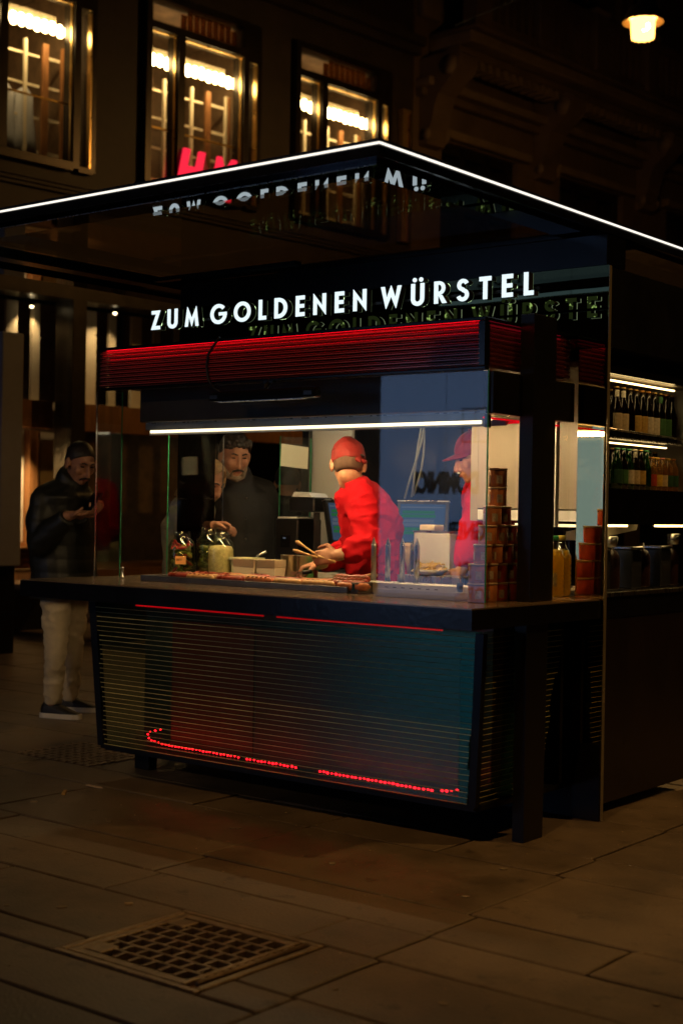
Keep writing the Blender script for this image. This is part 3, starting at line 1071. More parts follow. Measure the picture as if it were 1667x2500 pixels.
b.tube([(-4.60, 4.93, 1.885), (-4.70, 4.935, 1.93), (-4.735, 4.938, 1.975), (-4.745, 4.938, 2.03), (-4.735, 4.938, 2.09), (-4.70, 4.938, 2.13), (-4.665, 4.938, 2.165)], .006, 8)
tag(b.build('power_cable', M['black_matte']), 'black cable curving over the red ribbed light box', 'cable')

# ------------------------------------------------------------------ food and tools on the counter
Z0 = CT
# grill tray with sausages
t = thing('grill_tray', 'long low steel grill plate full of sausages behind the front glass', 'grill', (-4.6, 5.25, Z0))
b = MB()
b.bbox(-5.30, -3.97, 5.06, 5.075, Z0 + .001, Z0 + .030, .002)
b.bbox(-5.30, -3.93, 5.42, 5.435, Z0 + .001, Z0 + .034, .002)
b.bbox(-5.30, -5.287, 5.0755, 5.4195, Z0 + .001, Z0 + .030, .002)
b.build('rim', M['steel_dark'], t)
MB().box(-5.286, -3.93, 5.0758, 5.4192, Z0 + .002, Z0 + .014).build('plate', pm('greasy_grill_plate', (.06, .05, .04), .3, metal=.7, var=.5, scale=14), t)

SAUS = {
    'dark red': pm('sausage_dark_red', (.30, .035, .015), .28, var=.5, scale=30, rvar=.1, bump=.2, bscale=60, coat=.4),
    'orange brown': pm('sausage_orange_brown', (.52, .16, .05), .3, var=.4, scale=30, bump=.15, bscale=60, coat=.35),
    'pale': pm('sausage_pale', (.58, .33, .13), .32, var=.35, scale=40, bump=.15, bscale=60, coat=.3),
}
char = pm('char_mark', (.16, .06, .02), .5)
def sausage(L_, r, bend, kind):
    b = MB()
    pts, rad = [], []
    n = 12
    for i in range(n + 1):
        f = i / n
        a = (f - .5) * 2
        pts.append((a * L_ / 2, bend * (1 - a * a), 0))
        e = min(f, 1 - f) * L_
        rad.append(r * math.sqrt(max(.02, 1 - max(0, 1 - e / (r * 1.1)) ** 2)))
    b.tube(pts, rad, 10)
    return b
def ordinal(i):
    return ['first', 'second', 'third', 'fourth', 'fifth', 'sixth', 'seventh', 'eighth', 'ninth', 'tenth', 'eleventh', 'twelfth'][i]
rowdef = [  # y, start x, list of kinds
    (5.105, -5.02, ['pale', 'dark red', 'orange brown', 'pale', 'pale', 'orange brown'], 'front row'),
    (5.145, -5.19, ['dark red', 'pale', 'dark red', 'orange brown', 'orange brown', 'pale'], 'second row'),
    (5.190, -5.19, ['dark red', 'dark red', 'pale', 'dark red', 'orange brown', 'orange brown'], 'middle row'),
    (5.235, -5.17, ['dark red', 'dark red', 'dark red', 'dark red', 'orange brown', 'dark red'], 'fourth row'),
    (5.290, -5.16, ['dark red', 'orange brown', 'dark red', 'dark red'], 'back row'),
]
for yy, xs, ks, rn in rowdef:
    x = xs
    for i, k in enumerate(ks):
        Ls = random.uniform(.165, .195)
        rr = random.uniform(.0165, .0195)
        o = sausage(Ls, rr, random.uniform(-.012, .014), k).build('sausage', SAUS[k])
        o.location = (x + Ls / 2, yy + random.uniform(-.004, .004), Z0 + .0145 + rr)
        o.rotation_euler = (random.uniform(0, .3), 0, random.uniform(-.07, .07))
        x += Ls + .012
        tag(o, f'{k} grilled sausage, {ordinal(i)} from the jar end of the {rn}', 'sausage', 'sausages on the grill plate')
        if yy < 5.12 and k != 'dark red' and i % 2 == 0:      # scored cuts seen on the front ones
            c = MB()
            for j in range(5):
                a = (j - 2) / 3.2
                c.obox((a * Ls / 2, -.004, rr * .93), (.004, .004, 0), (-.0006, .0006, 0), (0, 0, .003))
            c.build('cut_mark', char, o)
# coiled scored sausage near the toaster
b = MB()
for q in range(3):
    pts, rad = [], []
    for i in range(15):
        a = R(200 + 140 * i / 14)
        pts.append((.105 * math.cos(a), (.05 - q * .018) * math.sin(a) + q * .006, .002 + q * .012))
        e = min(i, 14 - i) / 14
        rad.append(.021 * min(1, .35 + e * 6))
    b.tube(pts, rad, 10)
o = b.build('scored_sausage', SAUS['dark red'])
o.location = (-4.03, 5.17, Z0 + .036)
c = MB()
for i in range(9):
    a = R(215 + 110 * i / 8)
    for q in range(2):
        c.obox((.103 * math.cos(a), (.052 - q * .018) * math.sin(a) - .004, .022 + q * .014), (.006, .005, .003), (-.001, .0015, 0), (0, 0, .002))
c.build('cut_mark', pm('pale_cut', (.55, .36, .2), .5), o)
tag(o, 'thick curved sausage with scored pale cuts beside the black control box', 'sausage')

# bun toaster with four heated spikes
t = thing('bun_toaster', 'steel bun toaster with four upright pointed spikes', 'toaster', (-3.75, 5.3, Z0))
b = MB()
b.bbox(-3.985, -3.34, 5.195, 5.30, Z0 + .001, Z0 + .052, .003)
b.build('body', M['white_grey'], t)
s = MB()
for i in range(7):
    s.box(-3.86 + i * .045, -3.842 + i * .045, 5.1935, 5.1948, Z0 + .030, Z0 + .033)
s.build('slot_row', M['black_matte'], t)
cb = MB().bbox(-3.965, -3.925, 5.08, 5.19, Z0 + .001, Z0 + .050, .002).build('control_box', M['steel_dark'], t)
MB().bbox(-3.955, -3.94, 5.072, 5.079, Z0 + .014, Z0 + .046, .002).build('switch', pm('green_black_switch', (.01, .04, .03), .25), cb)
spike = None
for i in range(4):
    x = -3.957 + i * .0805
    b = MB()
    b.lathe((x, 5.235, Z0 + .053), [(.0125, 0), (.0125, .165), (.0118, .167)], 16)
    sp = b.build('spike', M['steel'], t)
    b = MB()
    b.lathe((x, 5.235, Z0 + .2205), [(.0122, 0), (.001, .034)], 16, sm=False)
    b.build('spike_tip', M['steel'], sp)
    b = MB()
    b.lathe((x, 5.235, Z0 + .0525), [(.017, 0), (.017, .003), (.0128, .004)], 16)
    b.build('spike_collar', M['steel'], sp)
# crumb tray in front of it
t = thing('crumb_tray', 'shallow white metal tray in front of the bun spikes', 'tray', (-3.6, 5.1, Z0))
b = MB()
tp = [(-3.80, 5.035), (-3.375, 5.035), (-3.30, 5.14), (-3.30, 5.165), (-3.80, 5.165)]
b.prism(tp, (0, 0, Z0 + .001), (1, 0, 0), (0, 1, 0), (0, 0, .005))
b.build('tray_base', M['white_grey'], t)
b = MB()
for p, q in ((tp[0], tp[1]), (tp[1], tp[2])):
    b.bar((p[0], p[1], Z0 + .020), (q[0], q[1], Z0 + .020), .006, .027)
b.build('rim', M['white_grey'], t)
b = MB()
for i in range(60):
    x, yy = random.uniform(-3.78, -3.42), random.uniform(5.05, 5.155)
    b.ball((x, yy, Z0 + .008), random.uniform(.001, .003), 5, 4)
o = b.build('crumbs', pm('bread_crumb', (.55, .30, .10), .8, var=.3))
o['kind'] = 'stuff'
b = MB()
b.lathe((0, 0, 0), [(.012, 0), (.016, .040), (.0145, .040), (.011, .002)], 16)
o = b.build('dark_cup', pm('dark_plastic', (.012, .012, .016), .35))
o.location = (-3.41, 5.125, Z0 + .0325)
tag(o, 'small dark cup on the edge of the white crumb tray', 'cup')

# glass jars
jar_glass = glass('jar_glass', (.93, .95, .88), .05)
brine = glass('jar_brine', (.80, .80, .48), .02)
PICK = [pm('pickle_green', (.10, .12, .025), .35, var=.4, scale=20, coat=.3), pm('pickle_olive', (.20, .18, .05), .35, var=.4, scale=20, coat=.3), pm('pepper_red', (.45, .03, .03), .3, coat=.3), pm('pepperoni_yellow', (.40, .34, .08), .3, coat=.3)]
def jar(loc, r, h, label, kind):
    t = thing('glass_jar', label, 'jar', loc, group='open jars behind the sausages')
    x, yy, z = loc
    P = [(r * .93, .001), (r, .012), (r, h * .66), (r * .93, h * .76), (r * .66, h * .85), (r * .62, h * .87), (r * .62, h * .985), (r * .66, h * .99), (r * .66, h)]
    inn = [(a - .0035, min(q + .002, h - .001)) for a, q in reversed(P)]
    b = MB()
    b.lathe((x, yy, z), P + inn, 28, cap=False)
    b.build('glass', jar_glass, t)
    rim = MB()
    for zz in (.90, .94):
        rim.tube([(x + r * .645 * math.cos(2 * PI * i / 24), yy + r * .645 * math.sin(2 * PI * i / 24), z + h * zz) for i in range(25)], .0022, 6, cap=False)
    rim.build('thread', jar_glass, t)
    if kind == 'kraut':
        b = MB()
        b.lathe((x, yy, z), [(r * .9, .006), (r * .93, .02), (r * .93, h * .62), (r * .8, h * .70), (r * .3, h * .72)], 24)
        for i in range(90):
            a, zz = random.uniform(0, 2 * PI), random.uniform(.02, h * .64)
            q = Vector((x + r * .93 * math.cos(a), yy + r * .93 * math.sin(a), z + zz))
            d = Vector((-math.sin(a), math.cos(a), random.uniform(-.8, .8))) * random.uniform(.006, .014)
            b.tube([q - d, q + Vector((0, 0, .002)), q + d], .0014, 4)
        b.build('shredded_cabbage', pm('pale_cabbage', (.66, .54, .26), .5, var=.25, scale=60, bump=.4, bscale=150), t, kind='stuff')
    else:
        top = h * (.78 if kind == 'peppers' else .60)
        bs = [MB(), MB(), MB(), MB()]
        for i in range(74):
            a = random.uniform(0, 2 * PI)
            rad = r * .72 * math.sqrt(random.uniform(.35, 1))
            zz = random.uniform(.02, top)
            c = Vector((x + rad * math.cos(a), yy + rad * math.sin(a), z + zz))
            if kind == 'peppers':
                k = random.choice((0, 0, 1, 1, 3, 2))
                if zz > top * .75 and random.random() < .5:
                    k = 2
                ln, th = random.uniform(.018, .03), random.uniform(.007, .011)
            else:
                k = random.choice((0, 0, 1))
                ln, th = random.uniform(.026, .036), random.uniform(.011, .014)
            d = Vector((-math.sin(a), math.cos(a), random.uniform(-.7, .7))).normalized()
            e = d.orthogonal().normalized()
            bs[k].ell(c, e * th, d.cross(e) * th, d * ln, 8, 6)
        for k, nm in enumerate(('gherkins', 'olive_peppers', 'red_peppers', 'yellow_peppers')):
            if bs[k].v:
                bs[k].build(nm, PICK[k], t, kind='stuff')
        b = MB()
        b.lathe((x, yy, z), [(r * .95, .006), (r * .96, h * .60), (r * .3, h * .602)], 24)
        b.build('brine', brine, t)
    return t
jar((-5.437, 5.49, Z0 + .001), .073, .245, 'glass jar of small olive and red peppers with an orange price sticker', 'peppers')
jar((-5.355, 5.62, Z0 + .001), .074, .268, 'tallest glass jar, half full of green gherkins', 'gherkins')
jar((-5.178, 5.52, Z0 + .001), .070, .248, 'glass jar of pale yellow shredded cabbage beside the plastic tub', 'kraut')
def sticker(p, w, h, mat, parent_name):
    d = Vector((.62, -.78, 0)).normalized()
    s = Vector((.78, .62, 0)).normalized()
    b = MB()
    b.obox(p, s * w / 2, d * .0006, Vector((0, 0, h / 2)))
    return b.build('sticker', mat, parent_name)
jars = [o for o in bpy.data.objects if o.name.startswith('glass_jar')]
jars.sort(key=lambda o: o.name)
orange = pm('orange_sticker', (.80, .34, .10), .5, var=.05)
white_p = pm('white_paper', (.78, .74, .64), .7, var=.05)
st = sticker(Vector((-5.437 + .062 * .62 + .02, 5.49 - .074 * .90, Z0 + .095)), .055, .042, orange, jars[0])
bc = MB()
for i in range(9):
    d = Vector((.62, -.78, 0)).normalized(); s = Vector((.78, .62, 0)).normalized()
    c0 = Vector((-5.437 + .062 * .62 + .02, 5.49 - .074 * .90, Z0 + .098)) + d * .0012 + s * (-.020 + i * .0032)
    bc.obox(c0, s * random.choice((.0006, .0011)), d * .0003, Vector((0, 0, .006)))
bc.build('barcode', M['black_matte'], st)
st = sticker(Vector((-5.355 + .074 * .93, 5.62 - .074 * .62, Z0 + .10)), .018, .060, white_p, jars[1])
st2 = sticker(Vector((-5.355 + .074 * .93 + .012, 5.62 - .074 * .62 + .011, Z0 + .105)), .010, .050, orange, jars[1])

# plastic tub, folded paper trays, steel pots
t = thing('plastic_tub', 'pale translucent plastic tub with a ladle standing in it', 'tub', (-5.03, 5.56, Z0))
b = MB()
c = Vector((-5.03, 5.56, Z0 + .001))
def rr_(w, d, z, n=5, rad=.02):
    o = []
    for (sx, sy, a0) in ((1, 1, 0), (-1, 1, 90), (-1, -1, 180), (1, -1, 270)):
        for i in range(n):
            a = R(a0 + 90 * i / (n - 1))
            o.append(c + Vector((sx * (w - rad) + rad * math.cos(a), sy * (d - rad) + rad * math.sin(a), z)))
    return o
b.loft([rr_(.062, .055, 0), rr_(.070, .062, .105), rr_(.076, .068, .106), rr_(.076, .068, .118), rr_(.070, .062, .118), rr_(.066, .058, .10)], sm=False)
b.build('tub', pm('milky_plastic', (.62, .62, .36), .35, var=.05), t)
MB().obox(c + Vector((.005, -.0665, .055)), (.030, .002, 0), (0, .0006, 0), (0, 0, .028)).build('print_label', pm('green_print', (.36, .45, .18), .5), t)
b = MB()
b.tube([c + Vector((.0, .0, .09)), c + Vector((.06, .02, .13)), c + Vector((.10, .035, .152))], [.004, .006, .009], 8)
tag(b.build('ladle', M['steel']), 'steel ladle handle sticking out of the pale plastic tub', 'ladle')

cart = pm('cream_cardboard', (.86, .72, .50), .7, var=.06, bump=.05, bscale=200)
def paper_stack(loc, rz, lab):
    t = thing('paper_tray_stack', lab, 'paper trays', loc, rz, 'stacks of paper trays', local=True)
    n = 9
    for i in range(n):
        z = .075 + i * .0045
        b = MB()
        g = lambda w, d, zz: [Vector((-w, -d, zz)), Vector((w, -d, zz)), Vector((w, d, zz)), Vector((-w, d, zz))]
        b.loft([g(.052, .040, z - .074), g(.060, .047, z), g(.062, .049, z + .003), g(.059, .046, z + .003), g(.0515, .0395, z - .072)], sm=False, cap=False)
        b.build('paper_tray', cart, t)
    return t
paper_stack((-4.945, 5.475, Z0 + .001), R(12), 'stack of cream paper trays next to the plastic tub')
paper_stack((-4.815, 5.505, Z0 + .001), R(4), 'stack of cream paper trays nearest the server in red')
for i, (x, yy, r, lab) in enumerate(((-4.79, 5.62, .045, 'steel pot beside the paper trays'), (-4.675, 5.63, .052, 'wider steel pot behind the wooden tongs'))):
    b = MB()
    b.lathe((0, 0, 0), [(r * .97, 0), (r, .006), (r, .135), (r + .004, .138), (r - .002, .138), (r - .003, .01)], 24)
    o = b.build('steel_pot', pm('warm_steel_%s' % ('a' if i == 0 else 'b'), (.6, .52, .36), .3, metal=1, var=.15))
    o.location = (x, yy, Z0 + .001)
    tag(o, lab, 'pot', 'steel pots on the worktop')
# cutting board, knife, tongs, rolling roast, fries
b = MB()
b.bbox(-4.62, -4.22, 5.445, 5.64, Z0 + .001, Z0 + .016, .004)
tag(b.build('cutting_board', pm('green_board', (.03, .22, .06), .45)), 'green plastic cutting board in front of the server in red', 'cutting board')
b = MB()
b.prism([(-.08, 0), (.06, -.03), (.07, .03), (-.03, .04)], (-4.47, 5.56, Z0 + .0175), (1, 0, 0), (0, 1, 0), (0, 0, .001))
tag(b.build('napkin', white_p), 'crumpled white paper on the green cutting board', 'paper')
b = MB()
b.lathe((0, 0, 0), [(.012, -.06), (.019, -.055), (.020, .05), (.014, .06)], 14)
o = b.build('roasted_roll', pm('dark_roast', (.10, .035, .012), .4, var=.5, scale=30))
o.location = (-4.27, 5.50, Z0 + .037)
o.rotation_euler = (0, PI / 2, R(10))
tag(o, 'short dark roasted sausage end lying on the green board', 'sausage')
b = MB()
b.tube([(-4.17, 5.42, Z0 + .058), (-4.08, 5.40, Z0 + .072)], [.008, .010], 8)
b.tube([(-4.16, 5.445, Z0 + .056), (-4.08, 5.42, Z0 + .070)], [.007, .009], 8)
tag(b.build('wooden_tongs', pm('wood_handle', (.50, .28, .12), .5, stretch=(1, 8, 8))), 'pale wooden tongs resting behind the scored sausage', 'tongs')
fry = pm('fries_yellow', (.75, .52, .16), .5, var=.2)
t = thing('fries_plate', 'paper plate heaped with yellow fries behind the bun spikes', 'fries', (-3.96, 5.70, Z0 + .067))
b = MB()
c = Vector((-3.96, 5.70, Z0 + .068))
b.lathe(c, [(.055, 0), (.085, .028), (.088, .028), (.058, .003)], 20)
b.build('paper_plate', white_p, t)
b = MB()
for i in range(60):
    q = c + Vector((random.gauss(0, .035), random.gauss(0, .03), .02 + random.random() * .035))
    d = Vector((random.uniform(-1, 1), random.uniform(-1, 1), random.uniform(-.25, .35))).normalized() * random.uniform(.018, .035)
    b.bar(q - d, q + d, .008, .008)
b.build('fries', fry, t, kind='stuff')

# snack cans piled up inside the side glass
CANB = pm('can_brown_print', (.66, .24, .09), .35, var=.3, scale=18, rand=.25)
CANR = pm('can_red_print', (.62, .09, .05), .35, var=.3, scale=18, rand=.2)
LID = pm('can_lid_plastic', (.75, .55, .40), .4)
LAB = pm('can_print_label', (.60, .50, .42), .5, var=.4, scale=60)
def can_proto(m):
    t = thing('snack_can', '', 'snack can', local=True)
    r, h = .0385, .080
    b = MB()
    b.lathe((0, 0, 0), [(r * .96, 0), (r, .003), (r, h - .010), (r * .99, h - .0095)], 22)
    b.build('tin', m, t)
    b = MB()
    b.lathe((0, 0, 0), [(r + .0015, h - .0094), (r + .002, h - .002), (r * .96, h - .0004), (r * .9, h - .002)], 22)
    b.build('lid', LID, t)
    b = MB()
    for a0 in (190, 275):
        n = 5
        P = [(r + .0006, R(a0 + 38 * i / n)) for i in range(n + 1)]
        for (p, a), (q, a2) in zip(P, P[1:]):
            b.add([(p * math.cos(a), p * math.sin(a), .014), (q * math.cos(a2), q * math.sin(a2), .014), (q * math.cos(a2), q * math.sin(a2), .048), (p * math.cos(a), p * math.sin(a), .048)], [(0, 1, 2, 3)], sm=True)
    b.build('print_label', LAB, t)
    return t
pb, pr = can_proto(CANB), can_proto(CANR)
ub, ur = [], []
can_rows = [(5.035, 6), (5.035, 6), (5.075, 5), (5.11, 4), (5.14, 3), (5.175, 1), (5.177, 1)]
rn = ['bottom row', 'second row from the bottom', 'third row from the bottom', 'fourth row from the bottom', 'row of two cans']
CX = -3.262
for k, (y0, n) in enumerate(can_rows):
    if k == 4:
        n = 2
    for i in range(n):
        red = (k < 4 and i >= 2) or (k == 4 and i == 1)
        if n == 1:
            lab = 'brown snack can on the very top of the can pile' if k == 6 else 'brown snack can directly under the topmost can'
        else:
            lab = f'{"red" if red else "brown"} snack can, {ordinal(i)} from the glass corner in the {rn[k]}'
        place(pr if red else pb, ur if red else ub, (CX + random.uniform(-.003, .003), y0 + i * .0795, Z0 + .001 + k * .0805), (0, 0, random.uniform(0, .5)), lab, 'snack cans piled behind the side glass')

# cooking oil bottles by the pillar
oil = glass('oil_liquid', (.86, .62, .10), .04, haze=.5, hcol=(.95, .66, .06))
pet = glass('clear_plastic', (.93, .93, .86), .05)
def oil_bottle(loc, label, capcol):
    t = thing('oil_bottle', label, 'oil bottle', loc, 0, 'cooking oil bottles by the pillar', local=True)
    P = [(.040, 0), (.046, .008)]
    for i in range(6):
        z = .02 + i * .022
        P += [(.046, z), (.0435, z + .008), (.046, z + .016)]
    P += [(.046, .16), (.044, .18), (.034, .205), (.020, .228), (.016, .24), (.016, .252)]
    b = MB()
    b.lathe((0, 0, 0), P, 24)
    b.build('bottle', pet, t)
    b = MB()
    b.lathe((0, 0, 0), [(max(.004, a - .0025), min(z + .002, .215)) for a, z in P if z < .215] + [(.004, .2155)], 24)
    b.build('oil', oil, t)
    b = MB()
    b.lathe((0, 0, 0), [(.018, .2525), (.018, .272), (.015, .275)], 16)
    b.build('cap', capcol, t)
    b = MB()
    for a0 in (255,):
        P2 = [R(a0 + 60 * i / 6) for i in range(7)]
        for a, a2 in zip(P2, P2[1:]):
            b.add([(.0468 * math.cos(a), .0468 * math.sin(a), .05), (.0468 * math.cos(a2), .0468 * math.sin(a2), .05), (.0468 * math.cos(a2), .0468 * math.sin(a2), .11), (.0468 * math.cos(a), .0468 * math.sin(a), .11)], [(0, 1, 2, 3)], sm=True)
    b.build('print_label', pm('oil_label', (.30, .24, .08), .5, var=.5, scale=30), t)
    return t
gcap = pm('green_cap', (.02, .20, .06), .35)
oil_bottle((-3.238, 5.625, Z0 + .001), 'tall yellow oil bottle with green cap right behind the black pillar', gcap)
oil_bottle((-3.262, 5.728, Z0 + .001), 'yellow oil bottle half hidden behind the other oil bottle', pm('yellow_cap', (.5, .35, .05), .35))
b = MB()
b.lathe((0, 0, 0), [(.055, 0), (.058, .01), (.058, .24), (.05, .262), (.03, .265)], 22)
o = b.build('paper_roll', white_p)
o.location = (-3.37, 5.725, Z0 + .001)
tag(o, 'white paper roll standing upright behind the oil bottles', 'paper roll')

# ------------------------------------------------------------------ equipment on the rear worktop
ZR = CT + .021
scr = glow('screen_light', (.16, .25, .42), .22)
scr_g = glow('screen_green', (.06, .30, .10), .32)
scr_w = glow('screen_grey', (.35, .40, .5), .22)
def monitor(loc, rz, label):
    t = thing('till_screen', label, 'till screen', loc, rz, 'touch screens of the till', local=True)
    tl = R(-14)
    up = Vector((0, -math.sin(tl) , math.cos(tl)))
    nn = Vector((0, -math.cos(tl), -math.sin(tl)))
    ex = Vector((1, 0, 0))
    c = Vector((0, 0, .285))
    MB().obox(c, ex * .145, nn * .014, up * .125).build('casing', M['black_matte'], t)
    b = MB()
    b.obox(c - up * .1265, ex * .1465, nn * .016, up * .003)
    b.obox(c + up * .1265, ex * .1465, nn * .016, up * .003)
    b.build('silver_edge', M['steel'], t)
    s = MB().obox(c + nn * .0148, ex * .128, nn * .0006, up * .108).build('screen', scr, t)
    for k, (dy, m) in enumerate(((.062, scr_g), (.040, scr_g), (.012, scr_w), (-.010, scr_w), (-.034, scr_g), (-.056, scr_g))):
        MB().obox(c + nn * .0158 + up * dy - ex * .022, ex * (.096 if k % 2 else .090), nn * .0003, up * .0085).build('screen_row', m, s)
    MB().obox(c + nn * .0158 + up * .09, ex * .12, nn * .0003, up * .004).build('screen_bar', scr_w, s)
    b = MB()
    b.tube([(0, .02, .20), (0, .05, .10), (0, .03, .015)], [.018, .022, .03], 10)
    b.bbox(-.09, .09, -.05, .10, 0.001, .014, .004)
    b.build('stand', M['black_matte'], t)
    return t
monitor((-4.58, 6.50, ZR), R(24), 'till touch screen glowing with green rows behind the server in red')
monitor((-5.05, 6.42, ZR), R(78), 'till screen turned almost edge on between server and white panel')
t = thing('receipt_printer', 'boxy black receipt printer on a post in front of the white panel', 'printer', (-5.18, 6.35, ZR))
b = MB()
b.bbox(-5.36, -5.17, 6.27, 6.45, 1.345, 1.43, .008)
b.build('body', M['black_matte'], t)
b = MB()
b.prism([(0, 0), (.15, 0), (.13, .022), (.02, .03)], (-5.345, 6.28, 1.4305), (1, 0, 0), (0, 0, 1), (0, .15, 0))
b.build('paper_cover', M['white_grey'], t)
b = MB()
b.bar((-5.22, 6.36, ZR), (-5.22, 6.36, 1.344), .035, .03)
b.bbox(-5.27, -5.10, 6.29, 6.44, ZR, ZR + .012, .003)
b.build('post', M['black_matte'], t)
t = thing('coffee_machine', 'black machine with a pale top standing below the receipt printer', 'machine', (-5.34, 6.38, ZR))
MB().bbox(-5.45, -5.28, 6.26, 6.48, ZR + .001, 1.305, .008).build('body', M['black_matte'], t)
MB().bbox(-5.44, -5.29, 6.27, 6.47, 1.3055, 1.316, .003).build('top', M['white_grey'], t)
MB().bbox(-5.40, -5.33, 6.252, 6.259, 1.14, 1.21, .002).build('panel', M['black'], t)
MB().box(-5.38, -5.36, 6.2505, 6.2518, 1.19, 1.198).build('indicator', scr_w, t)
b = MB()
for k, (dx, dz) in enumerate(((0, 0), (.012, -.03), (.02, .02))):
    b.tube([(-5.175, 6.36, 1.39 + dz), (-5.10, 6.37, 1.37 + dz), (-5.01 + dx, 6.38, 1.41 + dz), (-4.965, 6.39, 1.42 - dz)], .0045, 6)
tag(b.build('cable_bundle', M['black_matte']), 'tangled black cables between the receipt printer and the till screen', 'cables')
b = MB()
for k in range(3):
    pts = []
    for i in range(9):
        f = i / 8
        pts.append((-4.70 + .02 * math.sin(f * 5 + k * 2) - .10 * f * f + .01 * k, 6.66 + .008 * k, 2.05 - f * .62 + .01 * k))
    b.tube(pts, .006, 6)
tag(b.build('cable_bundle', pm('grey_cable', (.22, .21, .15), .5)), 'thick cables hanging from the ceiling behind the red cap', 'cables')
# paper notes
note_m = pm('cream_note', (.80, .74, .52), .7, var=.03)
b = MB()
b.obox((XL + .0085, 6.545, 1.675), (0.0006, 0, 0), (0, .125, -.006), (0, .003, .066))
tag(b.build('paper_note', note_m), 'blank cream paper taped to the side glass near the receipt printer', 'paper note')
b = MB()
b.obox((-4.47, 6.776, 1.634), (.067, 0, -.002), (0, .0006, 0), (.002, 0, .060))
tag(b.build('paper_note', note_m), 'blank cream paper note on the rear wall beside the capped profile', 'paper note')
# second jar and fries cup at the back
jar((-4.43, 6.30, ZR), .072, .25, 'open glass jar with red peppers on the rear worktop', 'peppers')
b = MB()
b.lathe((0, 0, 0), [(.033, 0), (.045, .16), (.043, .16), (.031, .003)], 18)
b.ell((0, 0, .165), (.04, 0, 0), (0, .04, 0), (0, 0, .018), 12, 6)
o = b.build('bread_cup', pm('pale_bread', (.66, .44, .22), .6, var=.2))
o.location = (-4.545, 6.32, ZR)
tag(o, 'pale paper cup filled with bread sticks beside the pepper jar', 'cup')
t = thing('serving_box', 'grey steel serving box with a cream tray on top behind the fries', 'box', (-4.1, 5.97, Z0))
MB().bbox(-4.21, -3.99, 5.90, 6.04, .90, 1.255, .004).build('box', M['white_grey'], t)
MB().bbox(-4.215, -3.985, 5.895, 6.045, 1.2555, 1.262, .002).build('lid', M['steel'], t)
b = MB()
b.bbox(-4.19, -4.10, 5.92, 6.01, 1.263, 1.293, .004)
tag(b.build('cream_box', cart), 'small cream box standing on the grey steel serving box', 'box')

# ------------------------------------------------------------------ drinks in the side fridge
BR = glass('brown_bottle_glass', (.10, .045, .015), .06, .03, haze=.35, hcol=(.03, .014, .006))
GRN = glass('green_bottle_glass', (.07, .30, .06), .06, .03, haze=.3, hcol=(.03, .12, .02))
CLR = glass('amber_drink', (.85, .62, .25), .05, haze=.3, hcol=(.6, .35, .1))
def label_mat(n, c, var=.35):
    return pm(n, c, .5, var=var, scale=45)
LM = {'cream': label_mat('label_cream', (.55, .46, .30)), 'gold': label_mat('label_gold', (.50, .34, .10)), 'green': label_mat('label_green', (.05, .16, .06)), 'red': label_mat('label_red', (.42, .05, .03)),
      'white': label_mat('label_white', (.62, .58, .48)), 'yellow': label_mat('label_yellow', (.62, .45, .06)), 'dark green': label_mat('label_dark_green', (.02, .08, .04))}
capm = {'gold': pm('gold_cap', (.65, .42, .12), .3, metal=.9), 'orange': pm('orange_cap', (.65, .28, .06), .4), 'green': pm('green_crown', (.05, .3, .1), .4), 'white': pm('white_cap', (.7, .66, .5), .4), 'yellow': pm('yellow_lid', (.75, .5, .08), .4), 'pink': pm('pink_lid', (.65, .25, .2), .4)}
def bottle(loc, r, h, gm, lab, cap, label, group, neck=None, pet_=False):
    t = thing('drink_bottle', label, 'bottle', loc, 0, group, local=True)
    if pet_:
        P = [(r * .9, 0), (r, .006), (r, h * .62), (r * .92, h * .72), (r * .5, h * .86), (r * .42, h * .90), (r * .42, h * .95)]
    else:
        P = [(r * .92, 0), (r, .005), (r, h * .52), (r * .9, h * .60), (r * .5, h * .76), (r * .40, h * .84), (r * .40, h * .965)]
    b = MB()
    b.lathe((0, 0, 0), P, 16)
    b.build('glass', gm, t)
    b = MB()
    b.lathe((0, 0, 0), [(r * .48, h * .951 if pet_ else h * .966), (r * .50, h * .99), (r * .40, h)], 14)
    b.build('cap', cap, t)
    def band(z0, z1, rr, m, nm):
        b = MB()
        A = [R(-85 + 170 * i / 10) for i in range(11)]
        for a, a2 in zip(A, A[1:]):
            b.add([(rr * math.cos(a), rr * math.sin(a), z0), (rr * math.cos(a2), rr * math.sin(a2), z0), (rr * math.cos(a2), rr * math.sin(a2), z1), (rr * math.cos(a), rr * math.sin(a), z1)], [(0, 1, 2, 3)], sm=True)
        return b.build(nm, m, t)
    if lab:
        band(h * .14, h * .48, r + .0007, lab, 'paper_label')
    if neck:
        band(h * .80, h * .93, r * .455 + .0007, neck, 'neck_label')
    return t
zt_ = 1.7225
top = [('cream', 'gold', 'white'), ('cream', 'gold', 'white'), (None, 'gold', None), ('gold', 'gold', None), ('gold', 'orange', None), ('white', 'orange', None), ('white', 'gold', None), ('green', 'gold', 'green'), ('green', 'orange', None), (None, 'gold', None)]
for i, (lb, cp, nk) in enumerate(top):
    yy = 6.135 + i * .0665
    lab = f'beer bottle with {"no" if lb is None else lb} label, {ordinal(i)} from the mirror panel on the upper shelf'
    bottle((-3.215, yy, zt_), .0315, .246, BR, LM.get(lb), capm[cp], lab, 'bottles on the upper fridge shelf', LM.get(nk))
for i in range(9):
    yy = 6.17 + i * .067
    bottle((-3.30, yy, zt_), .0305, .244, BR, LM['cream'] if i % 2 else None, capm['gold'], f'brown bottle, {ordinal(i)} from the mirror panel, upper shelf rear row', 'bottles on the upper fridge shelf')
zl = 1.481
